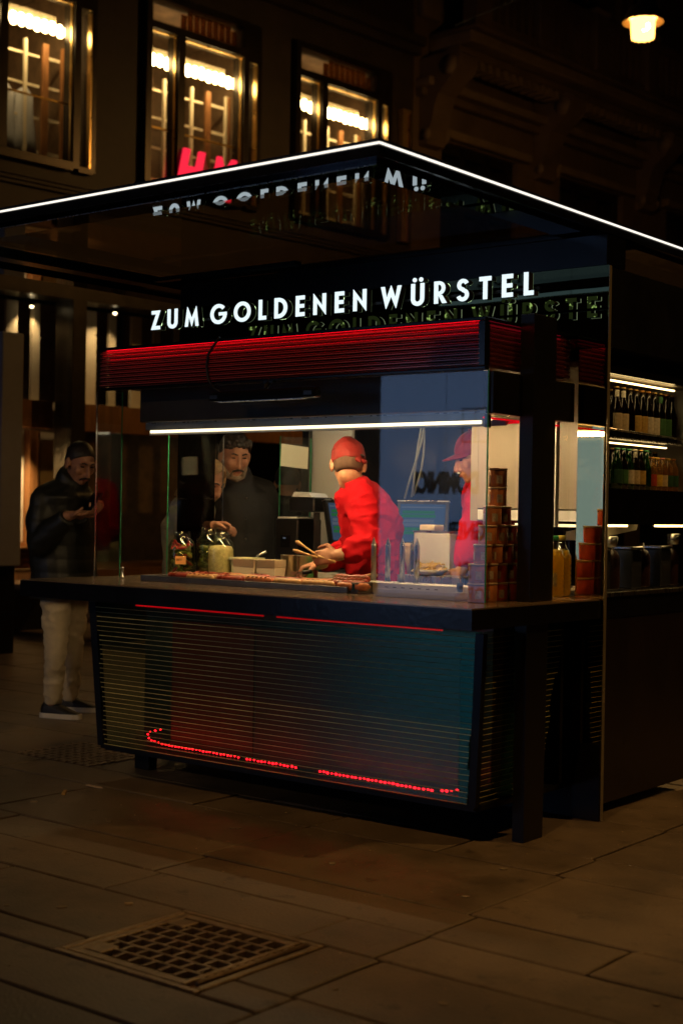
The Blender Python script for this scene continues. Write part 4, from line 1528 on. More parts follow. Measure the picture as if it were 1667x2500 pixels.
low = [('g', 'dark green', 'green', None, False), ('b', 'green', 'green', None, False), ('g', 'white', 'green', None, False), ('b', 'cream', 'white', 'white', False), ('b', 'gold', 'gold', None, False), ('g', None, 'green', None, False),
       ('p', 'red', 'orange', None, True), ('p', 'yellow', 'yellow', None, True), ('p', 'cream', 'pink', None, True), ('p', 'dark green', 'yellow', None, True), ('p', 'dark green', 'orange', None, True)]
nm_ = {'g': 'green glass', 'b': 'brown glass', 'p': 'clear plastic'}
for i, (k, lb, cp, nk, pp) in enumerate(low):
    yy = 6.125 + i * .0605
    lab = f'{nm_[k]} bottle, {"no" if lb is None else lb} label, {ordinal(i)} from the mirror panel, lower shelf front row'
    bottle((-3.20, yy, zl), .028, .195 if not pp else .165, {'g': GRN, 'b': BR, 'p': CLR}[k], LM.get(lb), capm[cp], lab, 'bottles on the lower fridge shelf', LM.get(nk), pp)
for i in range(8):
    yy = 6.16 + i * .077
    bottle((-3.285, yy, zl), .029, .20, GRN if i % 3 == 0 else BR, LM['white'] if i % 2 else None, capm['green' if i % 3 == 0 else 'gold'], f'bottle, {ordinal(i)} from the mirror panel, lower shelf rear row', 'bottles on the lower fridge shelf')
# food containers behind the lower side window
for i in range(6):
    yy = 6.02 + i * .16
    t = thing('sauce_bottle' if i % 2 else 'food_container', ('tall dark container behind the lower side window, %s from the mirror panel' % ordinal(i)), 'container', (-3.25, yy, 1.002), 0, 'containers behind the lower side window', local=True)
    b = MB()
    w = .055
    if i % 2:
        b.lathe((0, 0, .0), [(.04, 0), (.042, .01), (.042, .15), (.03, .18), (.012, .19), (.012, .22)], 16)
        b.build('body', pm('dark_sauce_%d' % i, (.05, .02, .015), .35), t)
    else:
        b.bbox(-w, w, -w, w, 0, .19, .006)
        b.build('body', pm('dark_box_%d' % i, (.04, .045, .06), .35), t)
        MB().bbox(-w - .004, w + .004, -w - .004, w + .004, .1905, .205, .004).build('lid', M['steel'], t)
b = MB()
b.prism([(0, 0), (.5, .05), (.52, .09), (.01, .04)], (-3.40, 6.0, 1.235), (0, 1, 0), (0, 0, 1), (.12, 0, 0))
tag(b.build('baking_tray', cart), 'long tilted cardboard tray lying on the containers behind the side window', 'tray')
for i, (yy, z) in enumerate(((6.08, 1.24), (6.75, 1.25))):
    b = MB()
    b.lathe((0, 0, 0), [(.03, 0), (.034, .05), (.03, .052)], 14)
    o = b.build('steel_cup', M['steel'])
    o.location = (-3.2, yy, z - .035 + .0)
    tag(o, 'steel cup by the lower side window, ' + ('near the mirror panel' if i == 0 else 'further along'), 'cup')

# ------------------------------------------------------------------ people
SK = pm('skin', (.46, .22, .13), .5, var=.12, scale=20, bump=.05, bscale=200)
SKD = pm('skin_darker', (.40, .19, .11), .5, var=.12, scale=20)  # slightly darker skin tone
HAIRD = pm('dark_hair', (.018, .012, .009), .45, var=.4, scale=60, bump=.4, bscale=120)
HAIRG = pm('greying_hair', (.030, .022, .018), .5, var=.6, scale=70, bump=.4, bscale=120)
BEARD = pm('grey_beard', (.28, .21, .15), .7, var=.45, scale=140, bump=.5, bscale=220)
BLOND = pm('blond_hair', (.34, .20, .08), .45, var=.4, scale=50, bump=.4, bscale=120)
STUB = pm('short_hair', (.10, .055, .035), .8, var=.3, scale=120)
RED = pm('red_sweat_cloth', (.46, .004, .011), .85, spec=.15, var=.14, scale=9, bump=.25, bscale=40)
REDC = pm('red_cap_cloth', (.20, .006, .006), .75, var=.2, scale=16, bump=.2, bscale=60)
BLK = pm('black_jacket_cloth', (.012, .011, .011), .75, var=.35, scale=8, bump=.3, bscale=40)
PUF = pm('dark_puffer_cloth', (.014, .015, .012), .5, var=.3, scale=8, bump=.2, bscale=40)
CHINO = pm('beige_chino_cloth', (.66, .55, .37), .8, var=.12, scale=10, bump=.3, bscale=45)
CREAM = pm('cream_wool', (.24, .19, .12), .9, var=.15, scale=20, bump=.5, bscale=70)
JEANS = pm('dark_trouser_cloth', (.02, .022, .03), .8, var=.2)
SHOE = pm('black_shoe', (.010, .010, .011), .5)
SOLE = pm('white_sole', (.78, .72, .62), .6, var=.1)
EYE = pm('eye_dark', (.015, .01, .008), .2)
LIP = pm('lip', (.36, .12, .09), .45)

def V(*a):
    return Vector(a)

def remesh(mb, voxel, smooth=4, name='tmp', fac=.5):
    me = mb.mesh(name)
    bm = bmesh.new(); bm.from_mesh(me); bmesh.ops.recalc_face_normals(bm, faces=bm.faces); bm.to_mesh(me); bm.free()
    o = bpy.data.objects.new(name, me)
    COL.objects.link(o)
    m = o.modifiers.new('r', 'REMESH')
    m.mode = 'VOXEL'
    m.voxel_size = voxel
    m.use_smooth_shade = True
    if smooth:
        s = o.modifiers.new('s', 'SMOOTH')
        s.iterations = smooth
        s.factor = fac
    dg = bpy.context.evaluated_depsgraph_get()
    out = bpy.data.meshes.new_from_object(o.evaluated_get(dg))
    bpy.data.objects.remove(o)
    bpy.data.meshes.remove(me)
    return out

def finish(me, name, mats, parent):
    me.name = name
    sh = ORG[root_of(parent).name]
    me.transform(Matrix.Translation(-sh))
    me.materials.clear()
    for p in me.polygons:
        p.use_smooth = True
    return link_mesh(name, me, mats, parent)

def limb(mb, pts, rad, n=14):
    for (p, q, a, b) in zip(pts, pts[1:], rad, rad[1:]):
        mb.tube([p, q], [a, b], n)
    for p, r in zip(pts, rad):
        mb.ball(p, r * .995, 12, 8)

def ring(c, s, d, n=20, pw=2.4):
    o = []
    for i in range(n):
        a = 2 * PI * i / n
        x, y = math.cos(a), math.sin(a)
        k = (abs(x) ** pw + abs(y) ** pw) ** (-1 / pw)
        o.append(c + s * x * k + d * y * k)
    return o

def fold(me, amp, sc, seed, stretch=V(1, 1, 1), seg=0.0):
    """real cloth folds: push vertices along their normals by noise"""
    off = V(seed * 3.1, seed * 1.7, seed * .9)
    n = len(me.vertices)
    co = [0.0] * (3 * n)
    no = [0.0] * (3 * n)
    me.vertices.foreach_get('co', co)
    me.vertices.foreach_get('normal', no)
    for i in range(n):
        x, y, z = co[3 * i:3 * i + 3]
        q = V(x * stretch.x, y * stretch.y, z * stretch.z) * sc + off
        a = noise.noise(q) + .5 * noise.noise(q * 2.1)
        w = (1 - abs(a)) ** 3 - .35
        d = amp * (w * .7 + a * .5)
        if seg:
            d += .005 * (abs(math.sin(PI * (z % seg) / seg)) ** .5 - .7)
        for j in range(3):
            co[3 * i + j] += no[3 * i + j] * d
    me.vertices.foreach_set('co', co)
    me.update()

def hand(mb, wr, d, pn, ts, curl=.6, k=1.0, spread=1.0):
    """palm, four fingers of unequal length with two bends, and a thumb from the side of the palm.
    wr wrist, d direction of the hand, pn palm normal (fingers curl towards it), ts thumb side"""
    d = d.normalized(); ts = (ts - d * ts.dot(d)).normalized(); pn = (pn - d * pn.dot(d) - ts * pn.dot(ts)).normalized()
    mb.ell(wr + d * .048 * k, ts * .040 * k, pn * .017 * k, d * .056 * k, 14, 10)
    limb(mb, [wr - d * .02, wr + d * .02 * k], [.027 * k, .026 * k], 10)
    for i, (o, ln) in enumerate(((.030, .072), (.010, .080), (-.011, .074), (-.030, .058))):
        r = .0092 * k if i < 3 else .0080 * k
        p = wr + d * .088 * k + ts * o * k * spread
        pts = [p - d * .03 * k, p]
        ang = 0
        dirv = d.copy()
        for q, f in enumerate((.45, .30, .25)):
            ang += curl * (.85 if q == 0 else 1.0) * (1 + .08 * i)
            dirv = d * math.cos(ang) + pn * math.sin(ang)
            p = p + dirv * ln * f * k
            pts.append(p)
        limb(mb, pts, [r * 1.1, r * 1.08, r, r * .95, r * .82], 8)
    p0 = wr + d * .022 * k + ts * .030 * k
    p1 = p0 + (d * .55 + ts * .75 + pn * .25).normalized() * .036 * k
    p2 = p1 + (d * .9 + ts * .05 + pn * (.3 + curl * .4)).normalized() * .032 * k
    p3 = p2 + (d * .8 - ts * .25 + pn * (.3 + curl * .5)).normalized() * .024 * k
    limb(mb, [p0, p1, p2, p3], [.0145 * k, .0125 * k, .0112 * k, .009 * k], 8)

def head_frame(f, roll=V(0, 0, 1)):
    f = f.normalized()
    s = f.cross(roll).normalized()          # the person's right
    u = s.cross(f)
    return f, s, u

def head(mb, c, f, s, u, k=1.0, fem=False):
    E = lambda o, a, b, e, nu=18, nv=12: mb.ell(c + (f * o[0] + s * o[1] + u * o[2]) * k, f * a * k, s * b * k, u * e * k, nu, nv)
    E((-.012, 0, .026), .098, .076, .096)
    E((.024, 0, -.03), .066, .062, .085)
    E((.036, 0, -.088), .046, .046, .030)
    E((.066, 0, -.098), .022, .024, .018)
    for e in (-1, 1):
        E((.058, e * .040, -.022), .030, .026, .030)
        E((-.008, e * .082, -.012), .024, .012, .036)
        E((-.004, e * .083, .006), .014, .007, .016)
        E((.072, e * .031, .010), .016, .017, .013)
        limb(mb, [c + (f * .086 + s * e * .010 + u * .029) * k, c + (f * .076 + s * e * .050 + u * .026) * k], [.010 * k, .008 * k], 8)
        E((.100, e * .012, -.043), .010, .008, .008)
    limb(mb, [c + (f * .088 + u * .020) * k, c + (f * .104 - u * .012) * k, c + (f * .116 - u * .038) * k], [.009 * k, .010 * k, .013 * k], 10)
    E((.086, 0, -.066), .016, .026, .007)
    E((.083, 0, -.077), .016, .022, .008)

def sockets(me, c, f, s, u, k=1.0):
    ctr = [c + (f * .086 + s * e * .032 + u * .010) * k for e in (-1, 1)]
    for v in me.vertices:
        for q in ctr:
            d = (v.co - q).length
            if d < .020 * k:
                v.co -= f * .0075 * k * (1 - (d / (.020 * k)) ** 2)

def shell(mb, c, f, s, u, k, grow, keep):
    """part of the head surface pushed outwards, thick; keep(o) decides by local (f,s,u) unit position"""
    pass

def cap_hair(c, f, s, u, k, low, front, grow=.008, thick_=.03):
    """hair that covers the skull down to LOW at the back and FRONT at the forehead"""
    b = MB()
    nu, nv = 26, 14
    rings = []
    C = c + (f * -.012 + u * .026) * k
    for i in range(nv + 1):
        fr = i / nv
        rg = []
        for j in range(nu):
            a = 2 * PI * j / nu
            cf = math.cos(a)
            end = lerp(low, front, max(0, cf) ** .7 if cf > 0 else 0)
            th = fr * end
            jit = 1 + .02 * noise.noise(V(j * .9, i * .8, low * 7))
            p = C + f * math.sin(th) * cf * (.098 + grow) * k * jit + s * math.sin(th) * math.sin(a) * (.076 + grow) * k * jit + u * math.cos(th) * (.096 + grow) * k * jit
            rg.append(p)
        rings.append(rg)
    inner = [[C + (p - C) * .90 for p in rg] for rg in reversed(rings)]
    b.loft(rings + inner, sm=True, cap=False)
    return b

def torso(mb, rings_):
    mb.loft([ring(c, s, d) for c, s, d in rings_], sm=True)

def person(label, P, group=None):
    """P: joints and clothes of one figure in world space"""
    base = P['base']
    t = thing('person', label, 'person', base, group=group)
    k = P.get('k', 1.0)
    sd = P['side'].normalized()              # towards the person's right across the shoulders
    fw = V(0, 0, 1).cross(sd).normalized() if 'fwd' not in P else P['fwd'].normalized()
    pel, ch, nk = P['pelvis'], P['chest'], P['neck']
    wd = P.get('w', 1.0)
    hs = P.get('hipside', sd).normalized()
    hf = V(0, 0, 1).cross(hs) * (1 if V(0, 0, 1).cross(hs).dot(fw) > 0 else -1)
    H, HF = P['head'], P['face']
    f, s, u = head_frame(HF, P.get('up', V(0, 0, 1)))
    mid = pel.lerp(ch, .5)
    def trings(g, low=0):
        up = (nk - ch).normalized()
        o = []
        if low:
            o.append((pel - V(0, 0, low), hs * (.165 * wd + g), hf * (.115 * wd + g)))
        o += [(pel - V(0, 0, .05), hs * (.160 * wd + g), hf * (.115 * wd + g)), (pel + V(0, 0, .05), hs * (.155 * wd + g), hf * (.112 * wd + g)),
              (mid, (hs + sd).normalized() * (.150 * wd + g), (hf + fw).normalized() * (.110 * wd + g)), (ch, sd * (.168 * wd + g), fw * (.120 * wd + g)),
              (ch.lerp(nk, .62), sd * (.160 * wd + g), fw * (.096 * wd + g)), (ch.lerp(nk, .9), sd * (.085 + g), fw * (.072 + g)), (nk + up * .02, sd * (.058 + g * .5), fw * (.056 + g * .5))]
        return o
    legs = []
    for e in (-1, 1):
        hp = pel + hs * e * .085 - V(0, 0, .05)
        legs.append([hp, P['knee'][0 if e < 0 else 1], P['ankle'][0 if e < 0 else 1]])
    # body
    mb = MB()
    torso(mb, trings(0))
    for A in P['arms']:
        limb(mb, [A['sh'], A['el'], A['wr']], [.052, .042, .029])
        hand(mb, A['wr'], A['d'], A['pn'], A['ts'], A.get('curl', .6), k, A.get('spread', 1))
    for L_ in legs:
        limb(mb, L_, [.085, .055, .042])
    limb(mb, [nk - V(0, 0, .02), H - u * .055 * k - f * .012], [.058, .055])
    head(mb, H, f, s, u, k)
    me = remesh(mb, .0068, 2, 'body', .45)
    sockets(me, H, f, s, u, k)
    finish(me, 'body', P.get('skin', SK), t)
    # face details
    for e in (-1, 1):
        b = MB()
        b.ell(H + (f * .0795 + s * e * .032 + u * .007) * k, f * .009 * k, s * .013 * k, u * (.0042 if P.get('lids', True) else .007) * k, 10, 6)
        b.build('eye', EYE, t)
        b = MB()
        b.tube([H + (f * .093 + s * e * .012 + u * .027) * k, H + (f * .090 + s * e * .034 + u * .034) * k, H + (f * .074 + s * e * .052 + u * .026) * k], [.004, .0048, .003], 8)
        b.build('eyebrow', P.get('brow', HAIRD), t)
    b = MB()
    b.ell(H + (f * .0985 - u * .0705) * k, f * .006 * k, s * .022 * k, u * .0065 * k, 12, 6)
    b.build('mouth', LIP, t)
    if P.get('hair'):
        hm, low, front = P['hair']
        cap_hair(H, f, s, u, k, low, front, P.get('hgrow', .009)).build('hair', hm, t)
    if P.get('beard'):
        b = MB()
        o = lambda a, e, z: H + (f * a + s * e + u * z) * k
        for e in (-1, 1):
            limb(b, [o(.005, e * .070, -.03), o(.022, e * .062, -.072), o(.055, e * .038, -.105), o(.078, 0, -.113)], [.011, .015, .020, .022], 10)
            limb(b, [o(.102, e * .004, -.055), o(.092, e * .030, -.066), o(.080, e * .034, -.09)], [.007, .007, .010], 8)
        m2 = remesh(b, .005, 2, 'beard')
        finish(m2, 'beard', P['beard'], t)
    if P.get('moustache'):
        b = MB()
        for e in (-1, 1):
            limb(b, [H + (f * .107 + s * e * .003 - u * .055) * k, H + (f * .097 + s * e * .028 - u * .064) * k, H + (f * .086 + s * e * .034 - u * .078) * k], [.008, .007, .004], 8)
        finish(remesh(b, .004, 1, 'moustache'), 'moustache', HAIRD, t)
    # top
    g = P.get('bulk', .014)
    mb = MB()
    torso(mb, trings(g, P.get('hem', .10)))
    for A in P['arms']:
        el, wr = A['el'], A['wr']
        cuff = el.lerp(wr, A.get('cuff', .93))
        limb(mb, [A['sh'], A['sh'].lerp(el, .5), el, el.lerp(cuff, .5)], [.066 + g * .8, .058 + g, .052 + g * .9, .047 + g * .8])
        mb.tube([el.lerp(cuff, .5), cuff], [.047 + g * .8, .036 + g * .5], 14)
    for A in P['arms']:
        limb(mb, [nk - (nk - ch).normalized() * .035, nk.lerp(A['sh'], .55) - V(0, 0, .012), A['sh']], [.066 + g * .4, .070 + g * .6, .066 + g * .8])
    if P.get('collar'):
        up = (H - nk).normalized()
        mb.tube([nk - up * .05, nk + up * .035, nk + up * P['collar']], [.085 + g * .5, .078 + g * .6, .074 + g * .5], 18)
    me = remesh(mb, .0095, 5, 'top')
    fold(me, P.get('famp', .010), P.get('fsc', 7), P.get('seed', 1), P.get('fst', V(1, 1, 1)), P.get('seg', 0))
    finish(me, P.get('topname', 'jacket'), P['top'], t)
    # trousers
    mb = MB()
    torso(mb, trings(.006)[:3])
    for L_ in legs:
        hp, kn, an = L_
        limb(mb, [hp, hp.lerp(kn, .5), kn, kn.lerp(an, .5)], [.098, .088, .070, .064])
        mb.tube([kn.lerp(an, .5), an + V(0, 0, -.005)], [.064, .058], 14)
    me = remesh(mb, .011, 5, 'trousers')
    fold(me, .017, 7, P.get('seed', 1) + 4, V(1, 1, 1.7))
    finish(me, 'trousers', P.get('legs', JEANS), t)
    # shoes
    for q, L_ in enumerate(legs):
        an = L_[2]
        td = P['toe'][q].normalized()
        sdv = td.cross(V(0, 0, 1))
        g0 = V(an.x, an.y, P.get('ground', 0))
        b = MB()
        b.loft([[g0 + td * x + sdv * y * w + V(0, 0, z) for y, z in ((-1, .022), (1, .022), (1, .05 * hh + .01), (.6, .09 * hh), (-.6, .09 * hh), (-1, .05 * hh + .01))] for x, w, hh in ((-.075, .026, .9), (-.05, .036, 1.15), (0, .038, 1.2), (.07, .042, .85), (.13, .044, .6), (.18, .034, .45), (.195, .018, .36))])
        m2 = remesh(b, .006, 4, 'shoe')
        sh = finish(m2, 'shoe', SHOE, t)
        b = MB()
        b.loft([[g0 + td * x * lerp(1, 1.02, zz) + sdv * y * w + V(0, 0, z) for y in (0,)] and [g0 + td * x + sdv * y * w + V(0, 0, z) for y, z in ((-1.05, .001), (1.05, .001), (1.10, .032), (-1.10, .032))] for x, w, zz in ((-.08, .025, 0), (-.05, .039, 0), (.02, .042, 0), (.10, .047, 0), (.16, .042, 0), (.195, .026, 0), (.205, .012, 0))], sm=False)
        b.build('sole', P.get('sole', SHOE), sh)
    return t, (H, f, s, u, k)

def baseball_cap(t, hd, m, back=False):
    H, f, s, u, k = hd
    d = -1 if back else 1
    b = cap_hair(H + u * .004, f, s, u, k, R(110), R(90), .010)
    me = remesh(b, .006, 3, 'cap')
    fold(me, .006, 15, 3)
    c = finish(me, 'cap', m, t)
    C = H + (f * -.012 + u * .026) * k
    b = MB()
    rings = []
    for i in range(8):
        fr = i / 7
        rg = []
        for zz in (0, -.006):
            rg.append(None)
        rings.append(fr)
    pts_t, pts_b = [], []
    n = 11
    o = []
    for i in range(n):
        a = R(-62 + 124 * i / (n - 1))
        o.append((math.cos(a) * .105, math.sin(a) * .083))
    p = []
    for i in range(n):
        a = R(-62 + 124 * i / (n - 1))
        e = math.cos(a * 1.35)
        p.append((math.cos(a) * .105 + .075 * max(0, e) ** .5 * 1.0, math.sin(a) * .080))
    B = lambda q, dz, drop: C + (f * d * q[0] + s * q[1] + u * (.018 + dz - drop * (abs(q[1]) / .08) ** 2)) * k
    vs = [B(q, 0, .012) for q in o] + [B(q, -.012 - .0, .016) for q in p] + [B(q, -.006, .012) for q in o] + [B(q, -.018, .016) for q in p]
    fs = []
    for i in range(n - 1):
        fs += [(i, i + 1, n + i + 1, n + i), (2 * n + i, 3 * n + i, 3 * n + i + 1, 2 * n + i + 1), (n + i, n + i + 1, 3 * n + i + 1, 3 * n + i)]
    b.add(vs, fs, sm=True)
    b.build('brim', m, c)
    MB().ball(C + u * .112 * k, .008, 8, 6).build('button', m, c)
    return c

ER, FW, UP = V(.7837, .6211, 0), V(-.6211, .7837, 0), V(0, 0, 1)
# server in red, seen from behind at the grill
t, hd = person('server in red sweatshirt and red cap seen from behind, turning sausages with tongs', dict(
    base=(-4.425, 5.872, 0.000), side=V(-.33, .94, 0), pelvis=V(-4.399, 5.854, 0.962), chest=V(-4.398, 5.791, 1.322), neck=V(-4.425, 5.706, 1.492), head=V(-4.431, 5.637, 1.590),
    face=FW * .97 - ER * .04 - UP * .36, w=1.08, bulk=.020, hem=.12, famp=.021, fsc=8.5, seed=2, fst=V(1, 1, 1.6),
    knee=[V(-4.390, 5.772, 0.500), V(-4.448, 5.942, 0.500)], ankle=[V(-4.390, 5.772, 0.090), V(-4.448, 5.942, 0.090)], toe=[-ER, -ER],
    arms=[dict(sh=V(-4.340, 5.620, 1.429), el=V(-4.231, 5.553, 1.192), wr=V(-4.298, 5.398, 1.141), d=-ER - UP * .15, pn=FW * .9 - UP * .3, ts=UP + FW * .2, curl=.75, cuff=.88),
          dict(sh=V(-4.448, 5.892, 1.393), el=V(-4.543, 5.816, 1.158), wr=V(-4.515, 5.532, 1.089), d=-ER - UP * .22 - FW * .1, pn=-UP - FW * .1, ts=-FW + ER * -.2, curl=.8, cuff=.92)],
    hair=(STUB, R(142), R(80)), hgrow=.007, top=RED, topname='sweatshirt', legs=JEANS))
c = baseball_cap(t, hd, REDC)
H, f, s, u, k = hd
b = MB()
bk = (-f * .80 + s * .60).normalized()
sv = u.cross(bk)
for e in (-1, 1):
    b.ell(H + bk * .100 + sv * e * .020 - u * .012, bk * .010, sv * .020, u * .012, 10, 6)
    b.tube([H + bk * .104 + sv * e * .010 - u * .014, H + bk * .112 + sv * e * .016 - u * .03], [.005, .003], 6)
b.build('cap_strap', REDC, c)
b = MB()
b.ell(H + bk * .098 + u * .014, bk * .012, sv * .028, u * .010, 12, 6)
b.build('cap_opening', HAIRD, c)
# tongs and knife in his hands
gold = pm('golden_tongs', (.62, .38, .16), .35, var=.2)
b = MB()
b.tube([(-4.375, 5.337, 1.139), (-4.434, 5.315, 1.180), (-4.467, 5.302, 1.200), (-4.476, 5.295, 1.206)], [.006, .006, .011, .006], 8)
b.tube([(-4.362, 5.322, 1.130), (-4.408, 5.285, 1.147), (-4.441, 5.259, 1.159), (-4.454, 5.249, 1.165)], [.006, .006, .010, .006], 8)
b.tube([(-4.293, 5.376, 1.108), (-4.332, 5.358, 1.124), (-4.369, 5.329, 1.136)], .007, 8)
tag(b.build('tongs', gold), 'golden tongs held open in the hand of the server at the grill', 'tongs')
b = MB()
b.tube([(-4.457, 5.399, 1.059), (-4.494, 5.370, 1.050)], [.011, .010], 8)
b.build('tmp', M['black_matte'])
kn = bpy.data.objects['tmp']
kn.name = 'knife'
tag(kn, 'knife with dark handle in the lower hand of the server at the grill', 'knife')
b = MB()
b.obox((-4.514, 5.355, 1.048), ER * .035, FW * .001, UP * .008)
link_mesh('blade', b.mesh('blade'), M['steel'], kn)

# second server in profile
t, hd = person('server in red shirt and peaked red cap in profile behind the glass corner', dict(
    base=(-3.966, 6.274, 0.000), side=V(-.62, .78, 0), pelvis=V(-3.972, 6.269, 0.985), chest=V(-3.977, 6.240, 1.354), neck=V(-3.999, 6.196, 1.513), head=V(-4.018, 6.156, 1.641),
    face=-ER * .93 - FW * .12 - UP * .30, w=1.0, bulk=.016, hem=.10, famp=.018, fsc=8, seed=5,
    knee=[V(-3.880, 6.112, 0.500), V(-4.042, 6.367, 0.500)], ankle=[V(-3.872, 6.119, 0.090), V(-4.033, 6.374, 0.090)], toe=[-ER, -ER],
    arms=[dict(sh=V(-3.900, 6.045, 1.449), el=V(-3.898, 5.945, 1.223), wr=V(-3.904, 5.889, 1.078), d=-ER * .4 - UP * .8, pn=FW, ts=-ER, curl=.5),
          dict(sh=V(-4.097, 6.374, 1.454), el=V(-4.133, 6.371, 1.203), wr=V(-4.136, 6.190, 1.090), d=-ER - UP * .2, pn=-UP, ts=-FW, curl=.5)],
    hair=(HAIRD, R(116), R(70)), hgrow=.004, top=RED, topname='shirt', legs=JEANS, skin=SK))
baseball_cap(t, hd, REDC)

# customer in black
t, hd = person('bearded man in a dark buttoned jacket looking down behind the glass jars', dict(
    base=(-5.800, 6.402, 0.000), side=V(-.43, -.90, 0), pelvis=V(-5.822, 6.436, 0.882), chest=V(-5.846, 6.417, 1.328), neck=V(-5.860, 6.380, 1.526), head=V(-5.813, 6.303, 1.675), 
    face=-FW * .86 + ER * .34 - UP * .30, w=1.05, bulk=.020, hem=.16, famp=.009, fsc=5, seed=7, k=1.06,
    knee=[V(-5.758, 6.487, 0.500), V(-5.881, 6.389, 0.500)], ankle=[V(-5.758, 6.487, 0.090), V(-5.881, 6.389, 0.090)], toe=[V(.8, -.5, 0), V(.8, -.5, 0)],
    arms=[dict(sh=V(-5.954, 6.280, 1.451), el=V(-5.990, 6.303, 1.167), wr=V(-5.915, 6.260, 0.909), d=-UP, pn=ER, ts=-FW, curl=.4),
          dict(sh=V(-5.787, 6.540, 1.457), el=V(-5.784, 6.593, 1.171), wr=V(-5.719, 6.517, 0.897), d=-UP, pn=-ER, ts=-FW, curl=.4)],
    hair=(HAIRG, R(112), R(50)), hgrow=.014, beard=BEARD, moustache=True, collar=.075, top=BLK, legs=JEANS))
b = MB()
H, f, s, u, k = hd
for i in range(26):
    a = R(-100 + 200 * i / 25)
    q = H + f * (.050 + .030 * math.cos(a)) + s * .072 * math.sin(a) + u * (.100 - .020 * abs(math.sin(a)) + random.uniform(-.016, .022))
    b.ell(q, f * .018, s * .014, u * .016, 8, 6)
b.build('curl', HAIRG, t)
jb = MB()
for zz in (1.42, 1.30, 1.18):
    q = V(-5.721, 6.311, 1.277)
    jb.ball((q.x, q.y, zz), .008, 8, 6)
jb.build('button', M['steel'], t)

# woman in cream coat, built in place of a broken reflection
t, hd = person('fair haired woman in a cream woollen coat standing in for a reflection beside the man', dict(
    base=(-5.841, 5.961, 0.000), side=V(.25, -.95, 0), pelvis=V(-5.887, 5.989, 0.893), chest=V(-5.888, 5.988, 1.260), neck=V(-5.825, 5.999, 1.400), head=V(-5.747, 6.010, 1.517),
    face=ER * .70 - FW * .42 - UP * .52, w=.92, bulk=.022, hem=.35, famp=.008, fsc=6, seed=9, k=.95,
    knee=[V(-5.904, 6.039, 0.480), V(-5.874, 5.936, 0.480)], ankle=[V(-5.904, 6.039, 0.090), V(-5.874, 5.936, 0.090)], toe=[ER, ER],
    arms=[dict(sh=V(-5.803, 5.864, 1.349), el=V(-5.691, 5.825, 1.178), wr=V(-5.580, 5.862, 1.263), d=ER + UP * .1, pn=-UP, ts=-FW + UP * .3, curl=.7),
          dict(sh=V(-5.949, 6.106, 1.355), el=V(-5.870, 6.117, 1.171), wr=V(-5.647, 5.962, 1.238), d=ER + UP * .2 - FW * .2, pn=-UP, ts=FW, curl=.7)],
    hair=(BLOND, R(150), R(42)), hgrow=.016, top=CREAM, topname='coat', legs=JEANS))
H, f, s, u, k = hd
b = MB()
for e in (-1, 1):
    for q in range(9):
        o_ = .040 - .016 * q
        b.tube([H + s * e * .070 + u * .060 + f * o_, H + s * e * .090 + u * .0 + f * (o_ + .006), H + s * e * (.096 + .006 * math.sin(q * 2)) - u * .08 + f * (o_ + .004), H + s * e * (.084 + .008 * math.sin(q)) - u * .165 + f * (o_ - .008)], [.010, .014, .014, .006], 8)
b.build('hair_strand', BLOND, t)

# man with the phone
t, hd = person('man in dark puffer jacket and beige chinos standing looking at his phone', dict(
    base=(-7.163, 6.139, 0.000), side=V(.144, -.907, 0), pelvis=V(-7.076, 6.093, 0.868), chest=V(-7.103, 6.071, 1.273), neck=V(-7.015, 6.077, 1.502), head=V(-6.916, 6.066, 1.633),
    face=ER * .60 - FW * .62 - UP * .42, w=1.22, bulk=.040, hem=.10, famp=.006, fsc=5, seed=12, seg=.085, collar=.08, k=1.06,
    knee=[V(-7.131, 6.215, 0.461), V(-7.060, 6.016, 0.465)], ankle=[V(-7.280, 6.331, 0.100), V(-7.133, 6.060, 0.100)], toe=[ER * .97 - FW * .15, ER * .93 - FW * .3],
    arms=[dict(sh=V(-7.061, 5.913, 1.388), el=V(-7.036, 5.856, 1.126), wr=V(-6.771, 5.862, 1.299), d=ER + UP * .12, pn=UP * .8 - FW * .1, ts=-FW - UP * .1, curl=.55, cuff=.95),
          dict(sh=V(-7.161, 6.242, 1.403), el=V(-7.105, 6.236, 1.127), wr=V(-6.858, 6.023, 1.310), d=ER * .8 + UP * .25 - FW * .3, pn=UP * .6 - ER * .3, ts=ER, curl=.5)],
    hair=(HAIRD, R(116), R(60)), hgrow=.005, moustache=True, top=PUF, legs=CHINO, sole=SOLE, skin=SKD))
b = MB()
c = V(-6.663, 5.948, 1.387)
b.obox(c, (ER * .8 - FW * .5).normalized() * .040, (ER * .3 + FW * .5 + UP * .55).normalized() * .075, (UP * .8 - ER * .3 - FW * .1).normalized() * .004)
tag(b.build('phone', M['black']), 'dark phone held by the man in the puffer jacket', 'phone')

